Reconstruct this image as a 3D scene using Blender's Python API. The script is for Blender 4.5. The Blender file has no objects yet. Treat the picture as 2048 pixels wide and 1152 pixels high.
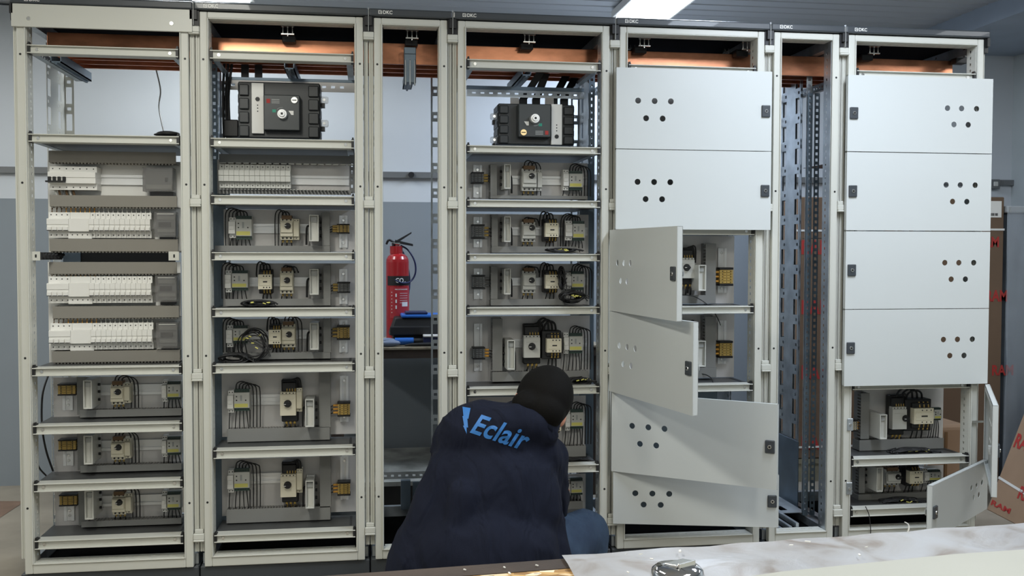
import bpy, bmesh, math, random
from mathutils import Vector, Matrix, noise
from mathutils.bvhtree import BVHTree
random.seed(7)
S = bpy.context.scene
COL = S.collection
# ------------------------------------------------------------------ camera
F = 1991.51; CAM = Vector((1.1844, -3.6109, 1.2177)); YAW, PIT, ROL = .1467, .0364, .0017
_f = Vector((math.sin(YAW)*math.cos(PIT), math.cos(YAW)*math.cos(PIT), -math.sin(PIT)))
_r = Vector((math.cos(YAW), -math.sin(YAW), 0)); _u = _r.cross(_f)
_r2 = _r*math.cos(ROL)+_u*math.sin(ROL); _u2 = -_r*math.sin(ROL)+_u*math.cos(ROL)
cam = bpy.data.objects.new('camera', bpy.data.cameras.new('camera')); COL.objects.link(cam)
cam.data.sensor_width = 36; cam.data.lens = F*36/2048; cam.data.clip_start = .05
cam.matrix_world = Matrix.Translation(CAM) @ Matrix((_r2, _u2, -_f)).transposed().to_4x4()
S.camera = cam
# ------------------------------------------------------------------ view, world, lights
S.view_settings.view_transform = 'Standard'; S.view_settings.look = 'None'
S.view_settings.gamma = 1; S.view_settings.use_curve_mapping = False
S.view_settings.exposure = 0.0
W = bpy.data.worlds.new('world'); S.world = W; W.use_nodes = True
W.node_tree.nodes['Background'].inputs[0].default_value = (.55, .62, .7, 1)
W.node_tree.nodes['Background'].inputs[1].default_value = .12
def area(name, loc, sx, sy, power, col, rot=(0, 0, 0)):
    l = bpy.data.lights.new(name, 'AREA'); l.shape = 'RECTANGLE'; l.size = sx; l.size_y = sy; l.energy = power; l.color = col
    o = bpy.data.objects.new(name, l); COL.objects.link(o); o.location = loc; o.rotation_euler = rot; return o
CEIL = 2.47
COOL = (.80, .90, 1.0); WARM = (1.0, .97, .88)
area('ceiling_light_glow', (2.615, .90, CEIL-.05), .25, 1.1, 33, (.66, .79, 1.0))
area('ceiling_light_glow', (.50, .85, CEIL-.05), .25, 1.1, 12, (.93, .98, .98))
area('ceiling_light_glow', (-1.25, .1, CEIL-.05), .25, 1.1, 26, (1, 1, .96))  # unseen lamp, added to brighten the wall at the left
area('ceiling_light_glow', (4.25, -.9, CEIL-.12), .25, 1.1, 16, (.95, .98, 1))  # added lamp out of view, lifts the right side of the room
area('ceiling_light_glow', (2.9, -1.15, CEIL-.05), .25, 1.2, 40, (.78, .87, 1.0))
area('ceiling_light_glow', (.5, -1.7, CEIL-.05), .25, 1.2, 38, (1., .99, .90))
area('ceiling_light_glow', (2.3, -3.6, CEIL-.05), .25, 1.2, 32, (1, .98, .88))
area('ceiling_light_glow', (-.3, -3.9, CEIL-.05), .25, 1.2, 26, WARM)

# ------------------------------------------------------------------ pixel of the photograph -> point on a world plane
def ray(px, py): return _f+_r2*((px-1024)/F)-_u2*((py-576)/F)
def P(px, py, Y): d = ray(px, py); return CAM+d*((Y-CAM.y)/d.y)
def PZ(px, py, Z): d = ray(px, py); return CAM+d*((Z-CAM.z)/d.z)
CROP = dict(A=(380, 380, 3.0325), B=(380, 720, 2.667), C=(880, 0, 2.879), D=(880, 380, 2.879), E=(1200, 420, 3.2),
            F=(1660, 740, 2.796), G=(0, 720, 2.667), H=(0, 400, 3.031), I=(0, 0, 2.743), J=(380, 0, 2.7425), K=(740, 720, 2.667),
            L=(730, 0, 5.237), N=(0, 0, 1.0), Q=(1200, 0, 2.742), T=(1660, 0, 2.742), U=(930, 620, 7.2), V=(1700, 770, 7.68))
def cp(c, x, y): a = CROP[c]; return a[0]+x/a[2], a[1]+y/a[2]
def R(c, x0, y0, x1, y1, Y):
    """rectangle marked in a crop of the photograph -> x0,x1,z0,z1 on the plane Y"""
    a = P(*cp(c, x0, (y0+y1)/2), Y); b = P(*cp(c, x1, (y0+y1)/2), Y)
    t = P(*cp(c, (x0+x1)/2, y0), Y); d = P(*cp(c, (x0+x1)/2, y1), Y)
    return a.x, b.x, d.z, t.z

# ------------------------------------------------------------------ materials
MT = {}
def mat(name, col, rough=.5, metal=0., bump=0., bscale=200., var=0., vscale=6., coat=0., alpha=1., trans=0., emit=None, col2=None, stretch=None, spec=None):
    m = bpy.data.materials.new(name); m.use_nodes = True; nt = m.node_tree; b = nt.nodes['Principled BSDF']
    b.inputs['Base Color'].default_value = (*col, 1); b.inputs['Roughness'].default_value = rough; b.inputs['Metallic'].default_value = metal
    b.inputs['Coat Weight'].default_value = coat
    if spec is not None: b.inputs['Specular IOR Level'].default_value = spec
    if trans: b.inputs['Transmission Weight'].default_value = trans
    if alpha < 1: b.inputs['Alpha'].default_value = alpha
    tc = nt.nodes.new('ShaderNodeTexCoord'); mp = nt.nodes.new('ShaderNodeMapping'); nt.links.new(tc.outputs['Object'], mp.inputs[0])
    if stretch: mp.inputs['Scale'].default_value = stretch
    if var:
        n = nt.nodes.new('ShaderNodeTexNoise'); n.inputs['Scale'].default_value = vscale; n.inputs['Detail'].default_value = 6; nt.links.new(mp.outputs[0], n.inputs['Vector'])
        r = nt.nodes.new('ShaderNodeValToRGB'); nt.links.new(n.outputs[0], r.inputs[0])
        c2 = col2 or tuple(max(0, c*(1-var)) for c in col); c1 = col if col2 else tuple(min(1, c*(1+var*.5)) for c in col)
        r.color_ramp.elements[0].position = .35; r.color_ramp.elements[1].position = .65
        r.color_ramp.elements[0].color = (*c2, 1); r.color_ramp.elements[1].color = (*c1, 1); nt.links.new(r.outputs[0], b.inputs['Base Color'])
        if metal: 
            mr = nt.nodes.new('ShaderNodeMapRange'); mr.inputs['To Min'].default_value = rough*.75; mr.inputs['To Max'].default_value = min(1, rough*1.35)
            nt.links.new(n.outputs[0], mr.inputs[0]); nt.links.new(mr.outputs[0], b.inputs['Roughness'])
    if bump:
        n = nt.nodes.new('ShaderNodeTexNoise'); n.inputs['Scale'].default_value = bscale; n.inputs['Detail'].default_value = 3; nt.links.new(mp.outputs[0], n.inputs['Vector'])
        bp = nt.nodes.new('ShaderNodeBump'); bp.inputs['Strength'].default_value = bump; bp.inputs['Distance'].default_value = .002
        nt.links.new(n.outputs[0], bp.inputs['Height']); nt.links.new(bp.outputs[0], b.inputs['Normal'])
    if emit: b.inputs['Emission Color'].default_value = (*emit[:3], 1); b.inputs['Emission Strength'].default_value = emit[3]
    MT[name] = m; return m
mat('paint', (.61, .61, .555), .38, bump=.06, bscale=900, var=.03, vscale=3)
mat('door_paint', (.60, .625, .615), .36, bump=.08, bscale=900, var=.02, vscale=2)
mat('galv', (.50, .54, .57), .38, .75, var=.22, vscale=14)
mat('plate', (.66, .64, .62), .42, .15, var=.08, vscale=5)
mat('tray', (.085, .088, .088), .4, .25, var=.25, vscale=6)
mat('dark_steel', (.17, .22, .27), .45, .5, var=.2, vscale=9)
mat('steel', (.8, .8, .78), .25, 1.)
mat('alu', (.88, .88, .87), .3, .25)
mat('cover', (.045, .052, .060), .42, coat=.15, bump=.1, bscale=600)
mat('black', (.012, .012, .013), .5)
mat('roof_black', (.008, .009, .014), .9, spec=.1)
mat('pit_black', (.004, .004, .004), 1., spec=0.)
mat('rubber', (.015, .015, .016), .55)
mat('copper', (.74, .32, .18), .30, 1., var=.3, vscale=7, stretch=(1.2, 3, 3))
mat('duct', (.235, .235, .225), .5, bump=.05)
mat('duct_warm', (.25, .235, .205), .5, bump=.05)
mat('cream', (.74, .69, .54), .4)
mat('white', (.82, .81, .77), .35)
mat('lgrey', (.58, .58, .54), .4)
mat('mgrey', (.36, .37, .36), .45)
mat('green', (.02, .055, .042), .45)
mat('yellow', (.70, .66, .17), .5)
mat('orange', (.72, .36, .05), .45)
mat('ochre', (.50, .34, .09), .45)
mat('tgrey', (.16, .165, .165), .45)
mat('brown', (.16, .09, .04), .6)
mat('brass', (.75, .58, .32), .3, 1.)
mat('red', (.36, .014, .018), .25, coat=.4)
mat('red_label', (.40, .03, .04), .4)
mat('smoke', (.20, .19, .18), .10, alpha=.38, spec=.9)
mat('clear', (.85, .87, .88), .1, alpha=.35, spec=.8)
mat('mcb', (.028, .031, .033), .42, bump=.05)
mat('mcb_front', (.042, .048, .050), .38)
mat('wall_p', (.60, .66, .72), .75)
mat('ceiling_p', (.50, .52, .54), .38, .1)
mat('concrete', (.27, .24, .19), .85, var=.28, vscale=2.2, bump=.3, bscale=40)
mat('card', (.17, .11, .07), .8, var=.12, vscale=3, bump=.1, bscale=60)  # darker cardboard copy, the dim corner's shade put into its colour
mat('card_lit', (.33, .22, .14), .8, var=.1, vscale=3)  # same cardboard, brighter colour standing for stronger light on it
mat('card_red', (.42, .035, .03), .7)
mat('strap', (.75, .75, .72), .4)
mat('jacket', (.0042, .0065, .018), .85, bump=.45, bscale=700, spec=.25)
mat('collar', (.0055, .0085, .021), .85, bump=.35, bscale=700, spec=.25)
mat('print_blue', (.03, .17, .48), .6)
mat('jeans', (.06, .10, .16), .85, var=.45, vscale=5, bump=.5, bscale=500, col2=(.028, .045, .08), spec=.25)
mat('hair', (.005, .0045, .004), .8, bump=.5, bscale=350, stretch=(1, 1, .25), spec=.12)
mat('skin', (.56, .26, .17), .5, var=.08, vscale=12)
mat('shoe', (.02, .02, .022), .6)
mat('chrome', (.78, .79, .82), .07, 1.)
mat('cream_board', (.39, .39, .34), .5, var=.03)
mat('stain', (.30, .22, .14), .6)
mat('navy', (.012, .02, .075), .4)
mat('blue', (.02, .13, .48), .4)
mat('blue_grey', (.20, .25, .36), .5, var=.2, vscale=20)
mat('dwood', (.045, .030, .022), .7, var=.3, vscale=12, bump=.2)
mat('wood', (.28, .24, .17), .7, var=.4, vscale=18)
mat('slab', (.30, .31, .29), .7, var=.45, vscale=7)
mat('pallet', (.30, .29, .22), .8, var=.3)
mat('film', (.55, .60, .66), .12, alpha=.35, bump=1., bscale=9, spec=.9, stretch=(3, 3, .5))
mat('unit_grey', (.16, .19, .22), .5, var=.3, vscale=4)
mat('lamp', (1, 1, 1), .5, emit=(.86, .93, 1.0, 9))
mat('beam_p', (.36, .42, .50), .7, var=.06)

def wall_material():
    m = mat('wall_two_tone', (.6, .65, .7), .7); nt = m.node_tree; b = nt.nodes['Principled BSDF']
    g = nt.nodes.new('ShaderNodeNewGeometry'); sx = nt.nodes.new('ShaderNodeSeparateXYZ'); nt.links.new(g.outputs['Position'], sx.inputs[0])
    n = nt.nodes.new('ShaderNodeTexNoise'); n.inputs['Scale'].default_value = 1.3; n.inputs['Detail'].default_value = 8; nt.links.new(g.outputs['Position'], n.inputs[0])
    gt = nt.nodes.new('ShaderNodeMath'); gt.operation = 'GREATER_THAN'; gt.inputs[1].default_value = 1.487; nt.links.new(sx.outputs['Z'], gt.inputs[0])
    mx = nt.nodes.new('ShaderNodeMix'); mx.data_type = 'RGBA'; nt.links.new(gt.outputs[0], mx.inputs[0])
    mx.inputs[6].default_value = (.25, .28, .305, 1); mx.inputs[7].default_value = (.62, .65, .68, 1)
    m2 = nt.nodes.new('ShaderNodeMix'); m2.data_type = 'RGBA'; m2.blend_type = 'MULTIPLY'; m2.inputs[0].default_value = .35
    rp = nt.nodes.new('ShaderNodeValToRGB'); rp.color_ramp.elements[0].position = .3; rp.color_ramp.elements[1].position = .7
    rp.color_ramp.elements[0].color = (.72, .74, .74, 1); rp.color_ramp.elements[1].color = (1, 1, 1, 1); nt.links.new(n.outputs[0], rp.inputs[0])
    nt.links.new(mx.outputs[2], m2.inputs[6]); nt.links.new(rp.outputs[0], m2.inputs[7]); nt.links.new(m2.outputs[2], b.inputs['Base Color'])
wall_material()
def osb_material():
    m = mat('osb', (.5, .33, .14), .6); nt = m.node_tree; b = nt.nodes['Principled BSDF']
    tc = nt.nodes.new('ShaderNodeTexCoord'); mp = nt.nodes.new('ShaderNodeMapping'); mp.inputs['Scale'].default_value = (1, 2.2, 1); nt.links.new(tc.outputs['Object'], mp.inputs[0])
    v = nt.nodes.new('ShaderNodeTexVoronoi'); v.inputs['Scale'].default_value = 45; nt.links.new(mp.outputs[0], v.inputs['Vector'])
    r = nt.nodes.new('ShaderNodeValToRGB'); e = r.color_ramp.elements; e[0].color = (.16, .08, .03, 1); e[1].color = (.78, .66, .48, 1); e[1].position = .95
    x = e.new(.25); x.color = (.42, .24, .08, 1); x = e.new(.6); x.color = (.55, .36, .15, 1)
    s = nt.nodes.new('ShaderNodeSeparateColor'); nt.links.new(v.outputs['Color'], s.inputs[0]); nt.links.new(s.outputs[0], r.inputs[0]); nt.links.new(r.outputs[0], b.inputs['Base Color'])
osb_material()
def film_sheet_material():
    m = mat('sheet', (.6, .6, .6), .3); nt = m.node_tree; b = nt.nodes['Principled BSDF']
    tc = nt.nodes.new('ShaderNodeTexCoord'); n = nt.nodes.new('ShaderNodeTexNoise'); n.inputs['Scale'].default_value = 11; n.inputs['Detail'].default_value = 8; n.inputs['Distortion'].default_value = 1.2
    nt.links.new(tc.outputs['Object'], n.inputs['Vector'])
    r = nt.nodes.new('ShaderNodeValToRGB'); e = r.color_ramp.elements; e[0].position = .3; e[0].color = (.22, .185, .16, 1); e[1].position = .7; e[1].color = (.38, .39, .42, 1)
    x = e.new(.48); x.color = (.345, .34, .35, 1)
    nt.links.new(n.outputs[0], r.inputs[0]); nt.links.new(r.outputs[0], b.inputs['Base Color'])
    bp = nt.nodes.new('ShaderNodeBump'); bp.inputs['Strength'].default_value = .6; bp.inputs['Distance'].default_value = .004; nt.links.new(n.outputs[0], bp.inputs['Height']); nt.links.new(bp.outputs[0], b.inputs['Normal'])
film_sheet_material()
def fold_bump(name, scale, dist):
    nt = MT[name].node_tree; b = nt.nodes['Principled BSDF']; old = b.inputs['Normal'].links[0].from_socket
    tc = nt.nodes.new('ShaderNodeTexCoord'); mp = nt.nodes.new('ShaderNodeMapping'); mp.inputs['Rotation'].default_value = (.2, .5, .3); mp.inputs['Scale'].default_value = (1.6, 1, .55); nt.links.new(tc.outputs['Object'], mp.inputs[0])
    n = nt.nodes.new('ShaderNodeTexNoise'); n.inputs['Scale'].default_value = scale; n.inputs['Detail'].default_value = 2.5; n.inputs['Distortion'].default_value = .8; nt.links.new(mp.outputs[0], n.inputs['Vector'])
    bp = nt.nodes.new('ShaderNodeBump'); bp.inputs['Strength'].default_value = .8; bp.inputs['Distance'].default_value = dist; nt.links.new(n.outputs[0], bp.inputs['Height']); nt.links.new(old, bp.inputs['Normal']); nt.links.new(bp.outputs[0], b.inputs['Normal'])
fold_bump('jacket', 9, .03); fold_bump('jeans', 9, .02)

# ------------------------------------------------------------------ mesh helpers
def wl(o):
    v = Vector((0, 0, 0))
    while o: v += o.location; o = o.parent
    return v
class M:
    def __init__(s): s.v = []; s.f = []; s.m = []; s.c = 0; s.sm = []
    def mat(s, i): s.c = i; return s
    def add(s, vs, fs, smooth=False):
        n = len(s.v); s.v += [tuple(v) for v in vs]; s.f += [tuple(i+n for i in f) for f in fs]; s.m += [s.c]*len(fs); s.sm += [smooth]*len(fs); return s
    def box(s, x0, y0, z0, x1, y1, z1):
        if x0 > x1: x0, x1 = x1, x0
        if y0 > y1: y0, y1 = y1, y0
        if z0 > z1: z0, z1 = z1, z0
        return s.add([(x0, y0, z0), (x1, y0, z0), (x1, y1, z0), (x0, y1, z0), (x0, y0, z1), (x1, y0, z1), (x1, y1, z1), (x0, y1, z1)],
                     [(0, 3, 2, 1), (4, 5, 6, 7), (0, 1, 5, 4), (1, 2, 6, 5), (2, 3, 7, 6), (3, 0, 4, 7)])
    def hexa(s, v): return s.add(v, [(0, 3, 2, 1), (4, 5, 6, 7), (0, 1, 5, 4), (1, 2, 6, 5), (2, 3, 7, 6), (3, 0, 4, 7)])
    def xbox(s, mtx, *a):
        t = M().box(*a); return s.add([mtx @ Vector(v) for v in t.v], t.f)
    def cyl(s, p0, p1, r0, r1=None, n=14, smooth=True):
        p0 = Vector(p0); p1 = Vector(p1); r1 = r0 if r1 is None else r1; d = (p1-p0).normalized()
        a = d.orthogonal().normalized(); b = d.cross(a); vs = []
        for p, r in ((p0, r0), (p1, r1)):
            for i in range(n):
                t = 2*math.pi*i/n; vs.append(p+a*math.cos(t)*r+b*math.sin(t)*r)
        s.add(vs, [(i, (i+1) % n, n+(i+1) % n, n+i) for i in range(n)], smooth)
        return s.add(vs, [tuple(range(n-1, -1, -1)), tuple(range(n, 2*n))])
    def ball(s, c, r, n=14, k=9, mtx=None):
        c = Vector(c); r = (r, r, r) if isinstance(r, (int, float)) else r; vs = []; fs = []
        for j in range(k+1):
            ph = math.pi*j/k
            for i in range(n):
                t = 2*math.pi*i/n; q = Vector((r[0]*math.sin(ph)*math.cos(t), r[1]*math.sin(ph)*math.sin(t), r[2]*math.cos(ph)))
                vs.append(c+(mtx @ q if mtx else q))
        for j in range(k):
            for i in range(n): fs.append((j*n+i, (j+1)*n+i, (j+1)*n+(i+1) % n, j*n+(i+1) % n))
        return s.add(vs, fs, True)
    def cap(s, p0, p1, r0, r1):
        s.cyl(p0, p1, r0, r1, 16); s.ball(p0, r0, 16, 10); return s.ball(p1, r1, 16, 10)
    def tube(s, pts, r, n=6, sub=5):
        pts = [Vector(p) for p in pts]; q = []
        for i in range(len(pts)-1):
            a = pts[max(i-1, 0)]; b = pts[i]; c = pts[i+1]; d = pts[min(i+2, len(pts)-1)]
            for k in range(sub):
                t = k/sub; q.append(.5*((2*b)+(c-a)*t+(2*a-5*b+4*c-d)*t*t+(3*b-a-3*c+d)*t**3))
        q.append(pts[-1]); vs = []; up = Vector((.13, .21, .97)).normalized()
        for i, p in enumerate(q):
            d = (q[min(i+1, len(q)-1)]-q[max(i-1, 0)])
            d = d.normalized() if d.length > 1e-9 else Vector((0, 0, 1))
            a = d.cross(up); a = a.normalized() if a.length > .05 else d.orthogonal().normalized(); b = d.cross(a)
            rr = r[0]+(r[1]-r[0])*i/(len(q)-1) if isinstance(r, tuple) else r
            vs += [p+a*math.cos(2*math.pi*j/n)*rr+b*math.sin(2*math.pi*j/n)*rr for j in range(n)]
        fs = [(i*n+j, i*n+(j+1) % n, (i+1)*n+(j+1) % n, (i+1)*n+j) for i in range(len(q)-1) for j in range(n)]
        s.add(vs, fs, True); L = len(vs)
        return s.add([vs[j] for j in range(n)]+[vs[L-n+j] for j in range(n)], [tuple(range(n-1, -1, -1)), tuple(range(n, 2*n))])
    def prism(s, poly, y0, y1):
        """x-z polygon (counter-clockwise seen from -y) extruded along y"""
        n = len(poly); vs = [(x, y0, z) for x, z in poly]+[(x, y1, z) for x, z in poly]
        return s.add(vs, [tuple(range(n)), tuple(range(2*n-1, n-1, -1))]+[(i, n+i, n+(i+1) % n, (i+1) % n) for i in range(n)])
    def build(s, name, mats, parent=None, smooth=False, bevel=0., seg=1, local=False, kind=None):
        me = bpy.data.meshes.new(name); off = Vector((0, 0, 0)) if (local or not parent) else wl(parent)
        me.from_pydata([(v[0]-off.x, v[1]-off.y, v[2]-off.z) for v in s.v], [], s.f)
        for k in (mats if isinstance(mats, (list, tuple)) else [mats]): me.materials.append(MT[k])
        me.polygons.foreach_set('material_index', s.m); me.polygons.foreach_set('use_smooth', [True]*len(s.m) if smooth else s.sm); me.update()
        o = bpy.data.objects.new(name, me); COL.objects.link(o)
        if parent: o.parent = parent
        if bevel:
            b = o.modifiers.new('bevel', 'BEVEL'); b.width = bevel; b.segments = seg; b.limit_method = 'ANGLE'; b.angle_limit = .9
        if kind: o['kind'] = kind
        return o
def perf(mb, o, u, v, n, L, wd, t, holes):
    """strip length L along u, width wd along v, thickness t along n; holes = [(u0,u1,v0,v1)] in one column, sorted"""
    o, u, v, n = Vector(o), Vector(u), Vector(v), Vector(n)
    def bx(a, b, c, d):
        q = [o+u*i+v*j+n*k for k in (0, t) for i, j in ((a, c), (b, c), (b, d), (a, d))]
        mb.add(q, [(0, 3, 2, 1), (4, 5, 6, 7), (0, 1, 5, 4), (1, 2, 6, 5), (2, 3, 7, 6), (3, 0, 4, 7)])
    if not holes: bx(0, L, 0, wd); return
    v0 = min(h[2] for h in holes); v1 = max(h[3] for h in holes)
    if v0 > 0: bx(0, L, 0, v0)
    if v1 < wd: bx(0, L, v1, wd)
    p = 0
    for h in holes:
        if h[0] > p: bx(p, h[0], v0, v1)
        if h[2] > v0+1e-6: bx(h[0], h[1], v0, h[2])
        if h[3] < v1-1e-6: bx(h[0], h[1], h[3], v1)
        p = h[1]
    if p < L: bx(p, L, v0, v1)
def thing(name, label, cat, loc=(0, 0, 0), group=None):
    o = bpy.data.objects.new(name, None); COL.objects.link(o); o.location = loc; o.empty_display_size = .05
    o['label'] = label; o['category'] = cat
    if group: o['group'] = group
    return o
def tag(o, label, cat, group=None):
    o['label'] = label; o['category'] = cat
    if group: o['group'] = group
    return o
def struct(o): o['kind'] = 'structure'; return o
def curve_fill(splines, thick, res=1):
    """flat plate with holes from closed outlines, in the x-y plane"""
    cu = bpy.data.curves.new('c', 'CURVE'); cu.dimensions = '2D'; cu.fill_mode = 'BOTH'; cu.extrude = thick/2
    for pts in splines:
        sp = cu.splines.new('POLY'); sp.points.add(len(pts)-1); sp.use_cyclic_u = True
        for i, (x, y) in enumerate(pts): sp.points[i].co = (x, y, 0, 1)
    ob = bpy.data.objects.new('c', cu); me = bpy.data.meshes.new_from_object(ob)
    r = ([tuple(v.co) for v in me.vertices], [tuple(p.vertices) for p in me.polygons])
    bpy.data.objects.remove(ob); bpy.data.meshes.remove(me); return r
def text_mesh(body, size=1., extrude=0., offset=0., shear=0., spacing=1.):
    cu = bpy.data.curves.new('t', 'FONT'); cu.body = body; cu.size = size; cu.extrude = extrude; cu.offset = offset; cu.shear = shear; cu.space_character = spacing; cu.resolution_u = 6
    ob = bpy.data.objects.new('t', cu); me = bpy.data.meshes.new_from_object(ob)
    r = ([tuple(v.co) for v in me.vertices], [tuple(p.vertices) for p in me.polygons])
    bpy.data.objects.remove(ob); bpy.data.meshes.remove(me); return r
def put_text(mb, body, x, y, z, w, h, **k):
    """upright text facing -y whose box starts at x,z with width w and height h"""
    vs, fs = text_mesh(body, **k); xs = [v[0] for v in vs]; ys = [v[1] for v in vs]; x0, x1, y0, y1 = min(xs), max(xs), min(ys), max(ys)
    mb.add([(x+(v[0]-x0)/(x1-x0)*w, y, z+(v[1]-y0)/(y1-y0)*h) for v in vs], [f for f in fs])

# ------------------------------------------------------------------ setting
WALLY = 1.84
struct(M().box(-2.2, WALLY, 0, 5.6, WALLY+.1, CEIL).build('wall_back', 'wall_two_tone'))
struct(M().box(-2.3, -5.0, 0, -2.2, WALLY+.1, CEIL).build('wall_left', 'wall_two_tone'))
RW = P(2028, 93, WALLY).x
wr = mat('wall_right_p', (.50, .54, .54), .8, var=.12, vscale=1.5)
struct(M().box(RW, -5.0, 0, RW+.1, WALLY, CEIL).build('wall_right', 'wall_right_p'))
struct(M().box(-2.2, -5.1, 0, 5.6, -5.0, CEIL).build('wall_front', 'wall_p'))
struct(M().box(-2.3, -5.1, -.1, 5.6, WALLY+.1, 0).build('floor', 'concrete'))
cl = M().box(-2.3, -5.1, CEIL+.014, 5.6, WALLY+.1, CEIL+.1)
y = -5.0
cl.mat(1)
while y < WALLY:                                   # corrugated sheet: ridges across the room
    cl.hexa([(-2.3, y, CEIL+.04), (5.6, y, CEIL+.04), (5.6, y+.10, CEIL+.04), (-2.3, y+.10, CEIL+.04)] and
            [(-2.3, y+.0, CEIL+.0145), (5.6, y+.0, CEIL+.0145), (5.6, y+.10, CEIL+.0145), (-2.3, y+.10, CEIL+.0145),
             (-2.3, y+.008, CEIL+.010), (5.6, y+.008, CEIL+.010), (5.6, y+.092, CEIL+.010), (-2.3, y+.092, CEIL+.010)]); y += .115
struct(cl.build('ceiling', ['ceiling_p', 'ceiling_p']))
b0 = PZ(1985, 72, CEIL-.0).x
struct(M().box(4.33, -5.0, CEIL-.09, RW, WALLY, CEIL+.02).build('trim_1', 'beam_p'))
tz = (P(40, 339, WALLY).z+P(1610, 362, WALLY).z)/2
tr = struct(M().box(-2.2, WALLY-.025, tz-.016, RW, WALLY, tz+.016).build('trim_2', 'tgrey'))
mj = M()
for px in (822,): q = P(px, 354, WALLY); mj.cyl((q.x, WALLY-.04, tz), (q.x, WALLY-.02, tz), .016, n=12)
mj.build('junction_cap', 'black', tr)
q = P(1983, 369, WALLY)
sb = M().box(q.x-.03, WALLY-.04, q.z-.028, q.x+.03, WALLY, q.z+.028); sb.mat(1).box(q.x-.014, WALLY-.046, q.z-.014, q.x+.014, WALLY-.038, q.z+.014)
tag(sb.build('wall_socket', ['tgrey', 'lgrey'], bevel=.003), 'small dark wall socket right of the rightmost cabinet doors', 'socket')
q = [PZ(-40, 1003, 0), PZ(43, 1003, 0), PZ(40, 1010, 0), PZ(-40, 1062, 0)]
mat('old_paint', (.20, .13, .09), .8, var=.2)
m = M(); m.add([(p.x, p.y, .002) for p in q], [(3, 2, 1, 0)]); struct(m.build('trim_3', 'old_paint'))
# floor slab joints seen at the left
def lamp(x, y, ln, label):
    t = thing('ceiling_light', label, 'light', (x, y, CEIL-.05), 'ceiling lights')
    M().box(x-.155, y-ln/2-.02, CEIL-.035, x+.155, y+ln/2+.02, CEIL+.002).build('housing', 'white', t)
    M().box(x-.135, y-ln/2, CEIL-.042, x+.135, y+ln/2, CEIL-.034).build('diffuser', 'lamp', t)
lamp(2.615, .90, 1.15, 'bright ceiling light above the fourth and fifth cabinets')
lamp(.50, .85, 1.15, 'bright ceiling light above the joint of the first and second cabinets')

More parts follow.
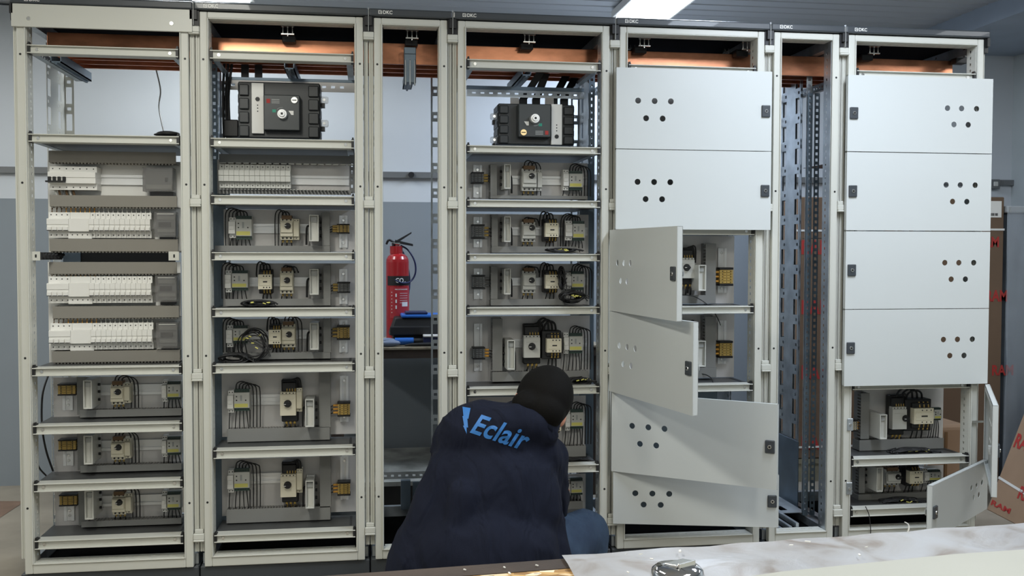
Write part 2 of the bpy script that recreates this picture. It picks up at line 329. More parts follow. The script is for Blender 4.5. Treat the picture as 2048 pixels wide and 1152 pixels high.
# ------------------------------------------------------------------ cabinets
WD = [.6, .6, .3, .6, .6, .3, .6]; X = [0]
for w in WD: X.append(X[-1]+w)
ORD = ['first', 'second', 'third', 'fourth', 'fifth', 'sixth', 'seventh']
Z0, Z1 = .10, 2.05; G = .019; FW = .026
CAB = []
def square_holes(L, pitch, a, c0, c1, start=.02):
    r = []; p = start
    while p+a < L-.01: r.append((p, p+a, c0, c1)); p += pitch
    return r
def cabinet(i):
    a, b = X[i], X[i+1]; desc = ['open light grey switchgear cabinet full of breaker rows, leftmost of seven',
        'open light grey switchgear cabinet with black main breaker on top, second from left',
        'narrow empty light grey cabinet frame showing the fire extinguisher behind it',
        'open light grey switchgear cabinet in front of the crouching worker',
        'light grey switchgear cabinet with six doors, lower four swung open',
        'narrow empty light grey cabinet frame between the two cabinets with doors',
        'light grey switchgear cabinet with four closed doors, rightmost of seven'][i]
    t = thing('switchgear_cabinet', desc, 'cabinet', ((a+b)/2, .3, 0), 'row of joined switchgear cabinets'); CAB.append(t)
    # plinth
    M().box(a+.002, .012, 0, b-.002, .03, Z0-.002).box(a+.002, .58, 0, b-.002, .598, Z0-.002).box(a+.002, .03, 0, a+.02, .58, Z0-.002).box(b-.02, .03, 0, b-.002, .58, Z0-.002).build('plinth', 'cover', t, bevel=.003)
    # front frame
    xa, xb = a+G, b-G
    m = M(); m.box(xa, 0, Z0, xa+FW, .03, Z1).box(xb-FW, 0, Z0, xb, .03, Z1).box(xa+FW, 0, Z0, xb-FW, .03, Z0+.034).box(xa+FW, 0, Z1-.022, xb-FW, .03, Z1)
    m.build('front_frame', 'paint', t, bevel=.003, seg=2)
    e = .0045; m = M(); ia, ib, z0, z1 = xa+FW-.001, xb-FW+.001, Z0+.033, Z1-.021
    m.box(ia, -.005, z0, ia+e, .04, z1).box(ib-e, -.005, z0, ib, .04, z1).box(ia+e, -.005, z0, ib-e, .04, z0+e).box(ia+e, -.005, z1-e, ib-e, .04, z1)
    m.build('sealing_lip', 'paint', t, bevel=.0015)
    # perforated inner flanges of the front frame
    for sx in (0, 1):
        m = M(); x = ia+e if sx == 0 else ib-e-.0015
        perf(m, (x, .006, z0), (0, 0, 1), (0, 1, 0), (1, 0, 0), z1-z0, .058, .0015, square_holes(z1-z0, .025, .010, .030, .040))
        m.build('perforated_flange', 'galv' if i in (3, 5) else 'paint', t)
    for z, nm in ((z0+e, 0), (z1-e-.0015, 1)):
        m = M(); perf(m, (ia+.01, .006, z), (1, 0, 0), (0, 1, 0), (0, 0, 1), ib-ia-.02, .05, .0015, square_holes(ib-ia-.02, .03, .016, .022, .030)); m.build('slotted_flange', 'paint', t)
    # side columns behind the joint, three ribs each
    for s0 in (a+.0015, b-.0175):
        m = M(); m.box(s0, .022, .15, s0+.016, .10, 2.0).box(s0+.003, .018, .15, s0+.006, .022, 2.0).box(s0+.011, .018, .15, s0+.0135, .022, 2.0); m.build('side_column', 'paint', t)
    # rear frame: slotted L posts and rails
    for sx in (0, 1):
        m = M(); H = 1.86
        big = []
        z = .04
        while z+.09 < H: big += [(z, z+.012, .012, .026), (z+.026, z+.092, .008, .030)]; z += .1065
        x = a+.002 if sx == 0 else b-.040
        perf(m, (x, .596, .14), (0, 0, 1), (1, 0, 0), (0, 1, 0), H, .038, .0015, big)
        x = a+.003 if sx == 0 else b-.0045
        for y0 in (.37, .50):
            perf(m, (x, y0, .14), (0, 0, 1), (0, 1, 0), (1, 0, 0), H, .065 if y0 < .4 else .096, .0015, [(h[0], h[1], .012, .05 if h[1]-h[0] > .03 else .026) for h in big])
        perf(m, (x, .435, .14), (0, 0, 1), (0, 1, 0), (1, 0, 0), H, .065, .0015, [])
        m.build('rear_post', 'galv' if i != 0 else 'paint', t)
        if (i, sx) in ((1, 0), (3, 1), (5, 1)):      # intermediate perforated upright
            m = M(); x = a+.022 if sx == 0 else b-.046
            perf(m, (x, .225, .14), (0, 0, 1), (1, 0, 0), (0, 1, 0), H, .024, .0015, square_holes(H, .025, .011, .007, .017))
            xx = x if sx == 0 else x+.0225
            perf(m, (xx, .227, .14), (0, 0, 1), (0, 1, 0), (1, 0, 0), H, .03, .0015, square_holes(H, .025, .011, .010, .020))
            m.build('upright', 'galv' if i == 5 else 'dark_steel', t)
        if (i, sx) in ((1, 0), (3, 1)):              # blue-grey side sheet beside the mounting plates
            x0_, x1_ = (a+.03, a+.075) if sx == 0 else (b-.085, b-.028)
            m = M().box(x0_, .205, .15, x1_, .2065, P(565 if i == 1 else 1068, 300, 0).z-.03)
            for zz in [.3+.107*q for q in range(12)]: m.box(x0_+.008, .2035, zz, x0_+.010, .205, zz+.05) 
            m.build('side_sheet', 'dark_steel', t)
    M().box(a+.01, .575, .10, b-.01, .60, .145).build('rear_rail', 'galv', t); M().box(a+.01, .575, 2.0, b-.01, .60, 2.045).build('rear_rail', 'galv', t)
    for x in (a+.008, b-.038):
        M().box(x, .04, .10, x+.03, .575, .138).build('depth_rail', 'galv', t); M().box(x, .04, 2.006, x+.03, .575, 2.045).build('depth_rail', 'galv', t)
    M().box(a+.006, .03, 2.0485, b-.006, .598, 2.052).build('roof_sheet', 'roof_black', t)
    if i not in (5,):
        M().box(a+.05, .09, .103, b-.05, .56, .106).build('base_sheet', 'pit_black', t)
    # dark top cover with lettering
    m = M().box(a+.0015, -.014, 2.053, b-.0015, .615, 2.080)
    c = m.build('top_cover', 'cover', t, bevel=.005, seg=2)
    M().box(a+.001, -.012, 2.020, a+.012, .0, 2.052).box(a+.001, .0, 1.998, a+.018, .02, 2.052).build('corner_block', 'black', t)
    M().box(b-.012, -.012, 2.020, b-.001, .0, 2.052).box(b-.018, .0, 1.998, b-.001, .02, 2.052).build('corner_block', 'black', t)
    lx = a+(.035 if i else .05); m = M()
    lz = 2.0605
    m.add([(lx+x*.0018, -.0147, lz+z*.0018) for x, z in [(0, 0), (1.3, 0), (1.3, 7), (0, 7)]], [(0, 1, 2, 3)])      # square emblem before the letters
    for x0_, z0_, x1_, z1_ in ((1.3, 0, 7, 1.1), (1.3, 5.9, 6, 7), (6, 1.1, 7.2, 6), (3, 2.6, 5.2, 4.4)):
        m.add([(lx+x*.0018, -.0147, lz+z*.0018) for x, z in [(x0_, z0_), (x1_, z0_), (x1_, z1_), (x0_, z1_)]], [(0, 1, 2, 3)])
    put_text(m, 'DKC', lx+.0165, -.0147, lz, .033, .0126, offset=.025)
    m.build('lettering', 'white', c)
    # small black discs, dark colour standing for the shade inside frame holes
    m = M()
    for zz in (1.885, .33, .85, 1.45): 
        for xx in (xa+FW*.45, xb-FW*.45): m.cyl((xx, -.0006, zz), (xx, .004, zz), .0040, n=10)
    m.build('plug', 'black', t, kind='stuff')
    return t
for i in range(7): cabinet(i)
# thin steel strips clamped in the joints, clips
for j in range(1, 7):
    b = X[j]; t = CAB[j-1]
    for z in (1.985, 1.387, .775, .205):
        m = M().box(b-.0185, -.004, z-.007, b+.0185, .02, z+.014).box(b-.015, .004, z+.014, b+.015, .02, z+.028)
        m.box(b-.0185, -.007, z-.014, b+.0185, .02, z-.007)
        m.build('coupling_clip', 'paint', t, bevel=.002)
    M().box(b-.0012, -.012, 2.0, b+.0012, .0, 2.083).build('joint_strip', 'mgrey', t)

def screw(mb, x, y, z, r=.0068):
    mb.cyl((x, y, z), (x, y-.003, z), r, r*.8, 12); mb.box(x-r*.7, y-.0036, z-.0008, x+r*.7, y-.0029, z+.0008)
def crossbar(ci, pxm, yt, yb, screws=True):
    a, b = X[ci], X[ci+1]; t = CAB[ci]; zt = P(pxm, yt, 0).z; zb = P(pxm, yb, 0).z
    x0, x1 = a+.061, b-.061
    m = M().box(x0, .008, zb+.002, x1, .0105, zt-.002).box(x0-.008, -.004, zt-.0035, x1+.008, .05, zt).box(x0-.008, -.004, zb, x1+.008, .05, zb+.0035)
    c = m.build('crossbar', 'paint', t, bevel=.0008)
    for x in (x0-.0085, x1-.0005): M().box(x, -.002, zb-.002, x+.009, .03, zt+.004).box(x+.002, .0, zt+.004, x+.008, .015, zt+.010).build('end_clip', 'black', c)
    for x in (x0+.021, x1-.021): m = M(); screw(m, x, .008, (zt+zb)/2); m.build('screw', 'steel', c)
    return zt, zb
def tray(ci, z, y1=.215, y0=.05):
    a, b = X[ci], X[ci+1]; m = M(); perf(m, (a+.052, y0, z-.004), (1, 0, 0), (0, 1, 0), (0, 0, 1), b-a-.104, y1-y0, .0015, [])
    o = m.build('shelf_tray', 'tray', CAB[ci]); m = M()
    for k in range(9): m.box(b-.075, y0+.02+k*.015, z-.0024, b-.066, y0+.028+k*.015, z-.0020)
    m.build('slot_row', 'black', o)
BARS = {0: [(207, 93.7, 110.5), (207, 270, 286), (207, 734, 750.4), (207, 848.6, 866), (207, 963.7, 980), (207, 1076.6, 1093.8)],
        1: [(565, 104.3, 121.4), (565, 278.2, 295), (565, 391.6, 409.5), (565, 504.6, 520.8), (565, 616.4, 633.3), (565, 728, 745), (565, 897, 914), (565, 1065, 1080)],
        3: [(1068, 122, 139), (1068, 292.5, 306.4), (1068, 400.5, 414.7), (1068, 507.8, 522.4), (1068, 614.5, 629), (1068, 774.5, 789.5), (1068, 932, 947.6), (1068, 1062, 1077)],
        4: [(1388, 132.5, 147), (1388, 300, 315), (1388, 454.5, 469.5), (1388, 613, 627.5), (1388, 769.5, 783.8), (1388, 925, 939)],
        6: [(1825, 144, 158), (1825, 306, 320), (1825, 462, 476), (1825, 617, 631), (1825, 768, 777.5), (1825, 914, 929.5), (1825, 1014, 1029)]}
for ci, bl in BARS.items():
    for k, (pm, yt, yb) in enumerate(bl):
        zt, zb = crossbar(ci, pm, yt, yb)
        if k >= 1: tray(ci, zb+.006 if zt > 1.15 else zt, .46 if zt > 1.15 else .215)
for ci, ks in ((0, (0, 1)), (1, (0, 1)), (3, (0, 1)), (4, (0,)), (6, (0,))):
    for k in ks:
        pm, yt, yb = BARS[ci][k]; z = P(pm, yb, 0).z
        for x in (X[ci]+.056, X[ci+1]-.058):
            m = M(); perf(m, (x, .05, z), (0, 1, 0), (0, 0, 1), (1, 0, 0), .52, .03, .0015, square_holes(.52, .025, .010, .010, .019)); m.box(x, .05, z, x+.022 if x < X[ci]+.2 else x-.020, .57, z+.0015); m.build('side_support', 'galv', CAB[ci])
# punched strip behind the uppermost bars
for ci in (1, 3, 4, 6):
    pm, yt, yb = BARS[ci][0]; z = P(pm, yt, 0).z; m = M(); L = X[ci+1]-X[ci]-.13
    perf(m, (X[ci]+.065, .05, z-.022), (1, 0, 0), (0, 0, 1), (0, 1, 0), L, .030, .0015, square_holes(L, .032, .013, .008, .024)); m.build('punched_strip', 'paint', CAB[ci])

# first cabinet: screwed top fascia
t = CAB[0]; x0 = P(22, 40, -.012).x; x1 = P(384, 40, -.012).x; z1 = 2.052; z0 = P(200, 62-4, -.012).z
f0 = M().box(x0, -.012, z0, x1, -.0095, z1).box(x0, -.0095, z0, x0+.002, .0, z1).box(x1-.002, -.0095, z0, x1, .0, z1).box(x0, -.0095, z0, x1, 0, z0+.002).build('top_fascia', 'paint', t, bevel=.003, seg=2)
for px, py in ((57, 37), (343, 47)): q = P(px, py, -.012); m = M(); screw(m, q.x, -.012, q.z, .008); m.build('screw', 'steel', f0)

# ------------------------------------------------------------------ copper busbars and their supports
for k, y in enumerate((.20, .29, .38, .47)):
    bm_ = M().box(.058, y, 1.925, 3.575, y+.010, 2.003)
    tag(bm_.build('busbar', 'copper', bevel=.001), ['frontmost', 'second', 'third', 'rearmost'][k]+' of the four copper busbars running through all the cabinets', 'busbar', 'copper busbars')
sup = [(0, P(172, 140, .55).x), (1, P(577, 60, .14).x), (2, P(823, 70, .14).x), (3, P(1055, 75, .14).x), (4, P(1283, 75, .14).x), (4, P(1487, 80, .14).x), (6, P(1738, 90, .14).x), (6, P(1927, 97, .14).x)]
for ci, x in sup:
    m = M().box(x-.018, .16, 1.888, x+.018, .56, 1.893).box(x-.018, .16, 1.888, x-.015, .56, 1.922).box(x+.015, .16, 1.888, x+.018, .56, 1.922).box(x-.004, .16, 1.882, x+.004, .56, 1.889)
    if ci not in (4, 6): m.build('support_channel', 'dark_steel', CAB[ci])
    if ci == 0: continue
    M().box(x-.024, .15, 1.985, x+.024, .19, 2.008).box(x-.018, .17, 2.004, x+.018, .56, 2.016).build('busbar_holder', 'black', CAB[ci], bevel=.002)
    for yy in ((.10,) if ci not in (4, 6) else (.10, .30)):
        m = M()
        for dx in (-.017, 0, .017): m.cyl((x+dx, yy, 1.995 if dx == 0 else 2.0), (x+dx, yy, 2.046), .0028, n=8)
        m.box(x-.023, yy-.006, 2.0, x+.023, yy+.006, 2.004).box(x-.023, yy-.006, 2.028, x+.023, yy+.006, 2.032)
        for dx in (-.017, 0, .017): m.cyl((x+dx, yy, 2.0325), (x+dx, yy, 2.0375), .0055, n=6)
        m.build('threaded_bolts', 'steel', CAB[ci])
x = P(820, 140, .14).x
m = M().box(x-.022, .13, 1.845, x+.022, .17, 1.955).box(x-.022, .125, 1.95, x+.022, .17, 1.975)
m.mat(1)
for dx in (-.017, 0, .017): m.box(x+dx-.003, .128, 1.835, x+dx+.003, .135, 1.93)
m.build('support_bracket', ['dark_steel', 'galv'], CAB[2], bevel=.002)

# ------------------------------------------------------------------ electrical devices
def plate(ci, c, x0, y0, x1, y1, Y=.2):
    r = R(c, x0, y0, x1, y1, Y); p = M().box(r[0], Y, r[2], r[1], Y+.002, r[3]).build('mounting_plate', 'plate', CAB[ci]); return r
def rail(ci, c, x0, y0, x1, y1, vertical=False, Y=.19):
    a = R(c, x0, y0, x1, y1, Y); m = M(); x0, x1, z0, z1 = a
    if not vertical:
        h = (z1-z0)*.24; m.box(x0, Y, z1-h, x1, Y+.001, z1).box(x0, Y, z0, x1, Y+.001, z0+h).box(x0, Y+.0075, z0+h, x1, Y+.0085, z1-h).box(x0, Y, z1-h-.001, x1, Y+.008, z1-h).box(x0, Y, z0+h, x1, Y+.008, z0+h+.001)
    else:
        h = (x1-x0)*.24; m.box(x0, Y, z0, x0+h, Y+.001, z1).box(x1-h, Y, z0, x1, Y+.001, z1).box(x0+h, Y+.0075, z0, x1-h, Y+.0085, z1)
        m.box(x0+h, Y, z0, x0+h+.001, Y+.008, z1).box(x1-h-.001, Y, z0, x1-h, Y+.008, z1)
    o = m.build('din_rail', 'alu', CAB[ci])
    for zz in ((z1-.018, z0+.018) if vertical else ()): s = M(); screw(s, (x0+x1)/2, Y+.007, zz, .006); s.build('screw', 'steel', o)
    return a
def duct(ci, c, v, h, teeth=True, mt='duct', YF=.14, side=1):
    t = CAB[ci]; out = None
    if h:
        x0, x1, z0, z1 = R(c, *h, YF); out = (x0, x1, z0, z1)
        m = M().box(x0, YF, z0, x1, YF+.002, z1).box(x0, YF+.002, z0, x0+.002, .2, z1-.004).box(x1-.002, YF+.002, z0, x1, .2, z1-.004).box(x0, YF+.002, z0, x1, .2, z0+.002)
        o = m.build('wiring_duct', mt, t, bevel=.0006)
        m = M(); x = x0+.003
        while x < x1-.008: m.box(x, YF+.002, z1-.006, x+.0062, .198, z1-.0045); x += .0105
        m.build('duct_teeth', mt, o, kind='stuff')
    if v:
        x0, x1, z0, z1 = R(c, *v, YF)
        m = M().box(x0, YF, z0, x1, YF+.002, z1)
        o = m.build('wiring_duct', mt, t, bevel=.0006); m = M(); z = z0+.003
        m.box(x0+.001, YF+.03, z0, x0+.002, .2, z1).box(x1-.002, YF+.03, z0, x1-.001, .2, z1)
        while z < z1-.008:
            for xx in (x0+.0005, x1-.002): m.box(xx, YF+.002, z, xx+.0015, YF+.03, z+.0075)
            z += .0125
        m.build('duct_teeth', mt, o, kind='stuff')
    return out
def L_(ci, row): return '%s motor row, %s cabinet from left' % (row, ORD[ci])
def dots(m, x0, x1, z, y, n, r=.0022):
    for k in range(n): x = x0+(x1-x0)*(k+.5)/n; m.cyl((x, y-.0003, z), (x, y+.002, z), r, n=8)
def wires(parent, starts, dz, dx, zend=None, y=.165, r=.0022, mt='rubber'):
    m = M()
    for k, (x, z) in enumerate(starts):
        s = 1-.12*k; xx = x+dx*(1 if abs(dx) > 0 else 0)*s
        pts = [(x, y, z-.004), (x+dx*.08, y-.004, z+dz*s*.75), (x+dx*.45, y-.008, z+dz*s*1.05), (x+dx*.85, y-.006, z+dz*s*.7)]
        pts += [(x+dx+.001*k, y, z-.01), (x+dx+.001*k, y+.004, zend if zend else z-.03)]
        m.tube(pts, r, 6, 4)
    return m.build('wires', mt, parent, kind='stuff')
def down(parent, xs, z0, z1, y=.165, r=.0019, mt='rubber', ferr=None):
    m = M()
    for k, x in enumerate(xs):
        j = ((k*37) % 7-3)*.0012; m.mat(0); m.tube([(x, y, z0+.002), (x+j, y-.003, z0*.55+z1*.45), (x+j*2, y+.006, z1-.006)], r, 6, 3)
        if ferr: m.mat(1); m.cyl((x, y-.001, z0+.002), (x+j*.5, y-.002, z0-.010), r*1.7, n=8)
    return m.build('wires', [mt, ferr] if ferr else mt, parent, kind='stuff')
def relay(ci, row, c, w, bd, zd=None, loop=1, Y=.13):
    x0, x1, z0, z1 = R(c, *bd, Y+.01); wx0, wx1, wz0, wz1 = R(c, *w, Y+.01)
    t = thing('monitoring_relay', 'grey relay with yellow label and white side module, '+L_(ci, row), 'relay', ((x0+x1)/2, .19, (z0+z1)/2), 'grey monitoring relays')
    h = z1-z0; y = Y+.01
    m = M().box(x0, y+.022, z0, x1, .19, z1).box(x0+.001, y+.004, z0+h*.13, x1-.001, y+.022, z1-h*.13); m.build('body', 'lgrey', t, bevel=.001)
    for za, zb in ((z1-h*.125, z1+.001), (z0-.001, z0+h*.125)):
        m = M().box(x0+.002, y+.012, za, x1-.002, y+.030, zb); m.mat(1); dots(m, x0+.002, x1-.002, (za+zb)/2, y+.0118, 6, .002); m.build('terminal_strip', ['green', 'black'], t)
    M().box(x0+.003, y+.0032, z0+h*.17, x1-.007, y+.0042, z0+h*.34).build('yellow_label', 'yellow', t)
    m = M(); wd = x1-x0
    for fx, fz in ((.18, .68), (.18, .5), (.75, .5)): m.cyl((x0+wd*fx, y+.003, z0+h*fz), (x0+wd*fx, y+.006, z0+h*fz), .0026, n=8)
    m.mat(1).box(x0+wd*.40, y+.0033, z0+h*.48, x0+wd*.52, y+.0045, z0+h*.74); m.build('indicator', ['black', 'mgrey'], t)
    hh = wz1-wz0
    m = M().box(wx0, y+.014, wz0, wx1, .19, wz1).box(wx0-.001, y-.002, wz0+hh*.2, wx1-.001, y+.014, wz1-hh*.2).box(wx0+.001, y-.005, wz0+hh*.42, wx1-.004, y-.002, wz0+hh*.6)
    m.mat(1); dots(m, wx0, wx1, wz1-hh*.08, y+.0138, 2, .0022); dots(m, wx0, wx1, wz0+hh*.08, y+.0138, 2, .0022); m.build('side_module', ['white', 'black'], t, bevel=.0008)
    if loop: wires(t, [(x0+(x1-x0)*(.1+.2*k), z1) for k in range(4)], .028, (-(x0-wx0)-.014-(x1-x0)*.12) if loop < 0 else (x1-x0)*.75+.006, zd)
    if zd: down(t, [x0+(x1-x0)*(.15+.2*k) for k in range(4)]+[wx0+.006], z0, zd)
    return t
def starter(ci, row, c, bd, kn, aux=None, big=False, zd=None, grey=False, loop=0, Y=.118, cap=None):
    x0, x1, z0, z1 = R(c, *bd, Y+.01); y = Y+.01; h = z1-z0; w = x1-x0
    kx, ky = cp(c, *kn); k = P(kx, ky, Y); mt = 'lgrey' if grey else 'cream'
    t = thing('motor_starter', ('large ' if big else '')+('grey' if grey else 'cream')+' motor starter with black rotary knob, '+L_(ci, row), 'motor starter', ((x0+x1)/2, .19, (z0+z1)/2), 'motor starters with rotary knobs')
    if big:
        m = M().box(x0, y, z0, x1, y+.03, z1-h*.10).box(x0+.001, y+.004, z1-h*.10, x1-.001, y+.03, z1); m.mat(1); dots(m, x0+.003, x1-.003, z1-h*.05, y+.0038, 4, .0025)
        m.mat(0).box(x0+w*.15, y-.0012, z1-h*.30, x1-w*.15, y, z1-h*.27); m.build('body', [mt, 'black'], t, bevel=.0012)
        cz0 = z0-h*.32; cz1 = z1+h*.50
        M().box(x0+.003, y+.03, cz0, x1+.006, .19, cz1).box(x0+.005, y+.02, z1, x1, y+.04, cz1-h*.1).build('terminal_housing', 'black', t, bevel=.003)
        m = M()
        for q in range(4): xx = x0+w*(.42+.17*q); m.cyl((xx, y+.018, z1+.001), (xx, y+.024, z1+.015), .0024, n=8)
        for q in range(3): xx = x0+w*(.35+.26*q); m.cyl((xx, y+.035, z0-h*.22), (xx, y+.040, z0-h*.52), .0046, n=8)
        m.build('ferrules', 'ochre', t, kind='stuff')
        if zd: down(t, [x0+w*(.35+.26*q) for q in range(3)], z0-h*.45, zd, y=.16, r=.0036)
        wires(t, [(x1-.006-.008*q, z1+h*.30) for q in range(3)], .022, .022, z1-.02, y=.165, r=.0032)
    else:
        m = M().box(x0, y+.018, z0, x1, .19, z1).box(x0+.0008, y+.003, z0+h*.16, x1-.0008, y+.018, z1-h*.16).box(x0+w*.06, y-.004, z0+h*.33, x1-w*.06, y+.003, z1-h*.2)
        m.mat(1); dots(m, x0+.002, x1-.002, z0+h*.08, y+.0177, 3, .0036); dots(m, x0+.002, x1-.002, z1-h*.08, y+.0177, 3, .003); m.build('body', [mt, 'black'], t, bevel=.001)
        m = M().box(x0+w*.12, y+.010, z1-.004, x1-w*.12, .18, z1+.010); m.build('terminal_cover', 'brown', t)
        if loop: wires(t, [(x0+w*(.2+.25*q), z1) for q in range(3)], .030, loop, zd)
        if zd: down(t, [x0+w*(.2+.3*q) for q in range(3)], z0, zd, ferr='ochre', r=.0022)
        if not loop: wires(t, [(x0+w*(.2+.25*q), z1) for q in range(3)], .016, w*.6, z1-.004)
    kr = .0105 if not big else .0125
    m = M().cyl((k.x, y-.002, k.z), (k.x, y-.007, k.z), kr*1.12, kr, 20).cyl((k.x, y-.007, k.z), (k.x, y-.016, k.z), kr*.92, kr*.84, 20)
    m.box(k.x-kr*1.05, y-.020, k.z-.003, k.x+kr*.85, y-.012, k.z+.003); m.mat(1).box(k.x-kr*1.1, y-.0205, k.z-.001, k.x-kr*.4, y-.0199, k.z+.0012)
    m.build('rotary_knob', ['black', 'white'], t, bevel=.0005)
    if aux:
        ax0, ax1, az0, az1 = R(c, *aux, Y+.02); yy = Y+.02; hh = az1-az0
        m = M().box(ax0+.0005, yy+.012, az0, ax1, .19, az1).box(ax0+.0005, yy, az0+hh*.15, ax1-.001, yy+.012, az1-hh*.15); m.mat(1); dots(m, ax0, ax1, az1-hh*.07, yy+.0117, 2, .002); dots(m, ax0, ax1, az0+hh*.07, yy+.0117, 1, .002)
        m.build('auxiliary_block', [mt, 'black'], t, bevel=.001)
    return t
def contactor(ci, row, c, fr, big=False, zd=None, loop=.02, Y=.105):
    x0, x1, z0, z1 = R(c, *fr, Y); h = z1-z0; w = x1-x0
    t = thing('contactor', ('large ' if big else '')+'contactor with cream front and black base, '+L_(ci, row), 'contactor', ((x0+x1)/2, .19, (z0+z1)/2), 'cream fronted contactors')
    m = M().box(x0, Y, z0, x1, Y+.03, z1).box(x0+w*.08, Y-.002, z0+h*.25, x1-w*.08, Y, z1-h*.25)
    m.mat(1); dots(m, x0+w*.3, x1-.002, z1-h*.12, Y-.0005, 3, .0026); dots(m, x0+w*.3, x1-.002, z0+h*.12, Y-.0005, 3, .0026); m.box(x0+w*.36, Y-.0026, z0+h*.46, x0+w*.68, Y-.0019, z0+h*.55)
    m.build('front_cover', ['cream', 'black'], t, bevel=.001)
    e = h*(.52 if big else .32); m = M().box(x0-(w*.25 if big else 0), Y+.03, z0-e, x1+(w*.08 if big else 0), .19, z1+e).box(x0+.002, Y+.018, z0-e*.6, x1-.002, Y+.03, z1+e*.6); m.build('base', 'black', t, bevel=.002)
    m = M()
    for q in range(3):
        xx = x0+w*(.4+.22*q); m.cyl((xx, Y+.016, z1+.002), (xx, Y+.024, z1+e*.7), .0028, n=8); m.cyl((xx, Y+.016, z0-.002), (xx, Y+.024, z0-e*.8), .0028, n=8)
    m.build('ferrules', 'ochre', t, kind='stuff')
    if loop: wires(t, [(x0+w*(.3+.25*q), z1+e*.8) for q in range(3)], .030 if not big else .05, -w*.55 if not big else -w*.9, z1-.01, r=.0026 if not big else .0042)
    if zd: down(t, [x0+w*(.35+.22*q) for q in range(3)], z0-e*.7, zd, r=.003 if big else .0022, ferr='brown')
    return t
def connector(ci, row, c, fr, Y=.09, mirror=False, white=False):
    x0, x1, z0, z1 = R(c, *fr, Y); w = x1-x0
    t = thing('plug_socket_housing', 'tall grey open-fronted connector housing beside the duct, '+L_(ci, row), 'connector', ((x0+x1)/2, .19, (z0+z1)/2), 'tall grey connector housings')
    e = .0035; m = M().box(x0, Y, z0, x0+e, .19, z1).box(x1-e, Y, z0, x1, .19, z1).box(x0+e, Y, z1-e, x1-e, .19, z1).box(x0+e, Y, z0, x1-e, .19, z0+e*1.4).box(x0+e, Y+.018, z0+e, x1-e, Y+.02, z1-e)
    m.build('housing', 'lgrey', t, bevel=.0008)
    M().box(x0+e+.001, Y+.012, z1-.026, x1-e-.001, Y+.018, z1-.010).build('insert', 'mgrey', t)
    m = M()
    sx = x0-.001 if mirror else x1+.001; d = -1 if mirror else 1
    for zz in (z1-(z1-z0)*.25, (z0+z1)/2, z0+(z1-z0)*.22): m.cyl((sx, .15, zz), (sx+d*.007, .15, zz), .005, n=10)
    m.mat(1).tube([(x0-.004 if not mirror else x1+.004, .165, (z0+z1)/2+.01), ((x0 if not mirror else x1)-d*.012, .16, (z0+z1)/2), ((x0 if not mirror else x1)-d*.014, .165, z0-.012)], .004, 8, 5)
    m.build('cable_gland', ['black', 'rubber'], t); return t
def terminal(ci, row, c, bd, col, side, strip=None, stub='orange', Y=.15, word=None):
    if strip: rail(ci, c, *strip, vertical=True)
    x0, x1, z0, z1 = R(c, *bd, Y); w = x1-x0; h = z1-z0; word = word or {'ochre': 'yellow', 'tgrey': 'grey', 'cream': 'cream'}[col]
    t = thing('terminal_block', '%s terminal block with black end pieces, %s' % (word, L_(ci, row)), 'terminal block', ((x0+x1)/2, .19, (z0+z1)/2), 'rail mounted terminal blocks')
    m = M(); n = 5
    for k in range(n): m.box(x0+.002, Y, z0+h*(.13+.74*k/n)+.0004, x1-.002, .19, z0+h*(.13+.74*(k+1)/n)-.0004).box(x0+w*.3, Y-.003, z0+h*(.13+.74*k/n)+.001, x1-w*.3, Y, z0+h*(.13+.74*(k+1)/n)-.001)
    m.mat(1)
    for k in range(n):
        for fx in (.2, .5, .8): m.cyl((x0+w*fx, Y-.0034, z0+h*(.13+.74*(k+.5)/n)), (x0+w*fx, Y+.001, z0+h*(.13+.74*(k+.5)/n)), .0019, n=7)
    m.build('terminals', [col, 'black'], t)
    M().box(x0, Y-.002, z0, x1, .19, z0+h*.12).build('end_bracket', 'black', t, bevel=.001); M().box(x0, Y-.002, z1-h*.12, x1, .19, z1).build('end_bracket', 'black', t, bevel=.001)
    m = M(); xs = x0 if side < 0 else x1
    for k in range(3): zz = z0+h*(.25+.25*k); m.mat(0).cyl((xs-side*.002, Y+.015, zz), (xs+side*.016, Y+.014, zz), .0042, n=8); m.mat(1).tube([(xs+side*.014, Y+.014, zz), (xs+side*.026, Y+.012, zz-.004), (xs+side*.036, Y+.015, zz)], .002, 6, 3)
    m.build('wire_ends', [stub, 'rubber'], t, kind='stuff'); return t

# --- second cabinet ---------------------------------------------------------
def zt_(d): return d[3]
plate(1, 'A', 205, 120, 1003, 374); d = duct(1, 'A', (800, 135, 848, 338), (150, 338, 850, 375)); rail(1, 'A', 235, 205, 720, 262)
relay(1, 'first', 'A', (235, 165, 275, 290), (275, 158, 375, 298), zt_(d), -1); starter(1, 'first', 'A', (545, 170, 625, 302), (592, 217), (626, 175, 662, 302), zd=zt_(d), loop=-.03)
connector(1, 'first', 'A', (722, 150, 780, 312)); terminal(1, 'first', 'A', (890, 205, 968, 264), 'ochre', -1, (905, 155, 955, 350), 'ochre')
plate(1, 'A', 200, 445, 1003, 712); d = duct(1, 'A', (808, 455, 853, 660), (215, 660, 853, 703)); rail(1, 'A', 213, 530, 720, 585)
relay(1, 'second', 'A', (213, 487, 250, 622), (250, 490, 352, 608), zt_(d), -1); contactor(1, 'second', 'A', (413, 512, 495, 602), zd=zt_(d))
starter(1, 'second', 'A', (543, 487, 625, 630), (588, 548), zd=zt_(d)); connector(1, 'second', 'A', (725, 478, 780, 636)); terminal(1, 'second', 'A', (893, 558, 972, 625), 'tgrey', -1, (905, 480, 955, 692), 'ochre')
plate(1, 'A', 200, 780, 1003, 1040); d = duct(1, 'A', (808, 780, 855, 985), (300, 985, 852, 1026)); rail(1, 'A', 220, 850, 720, 905)
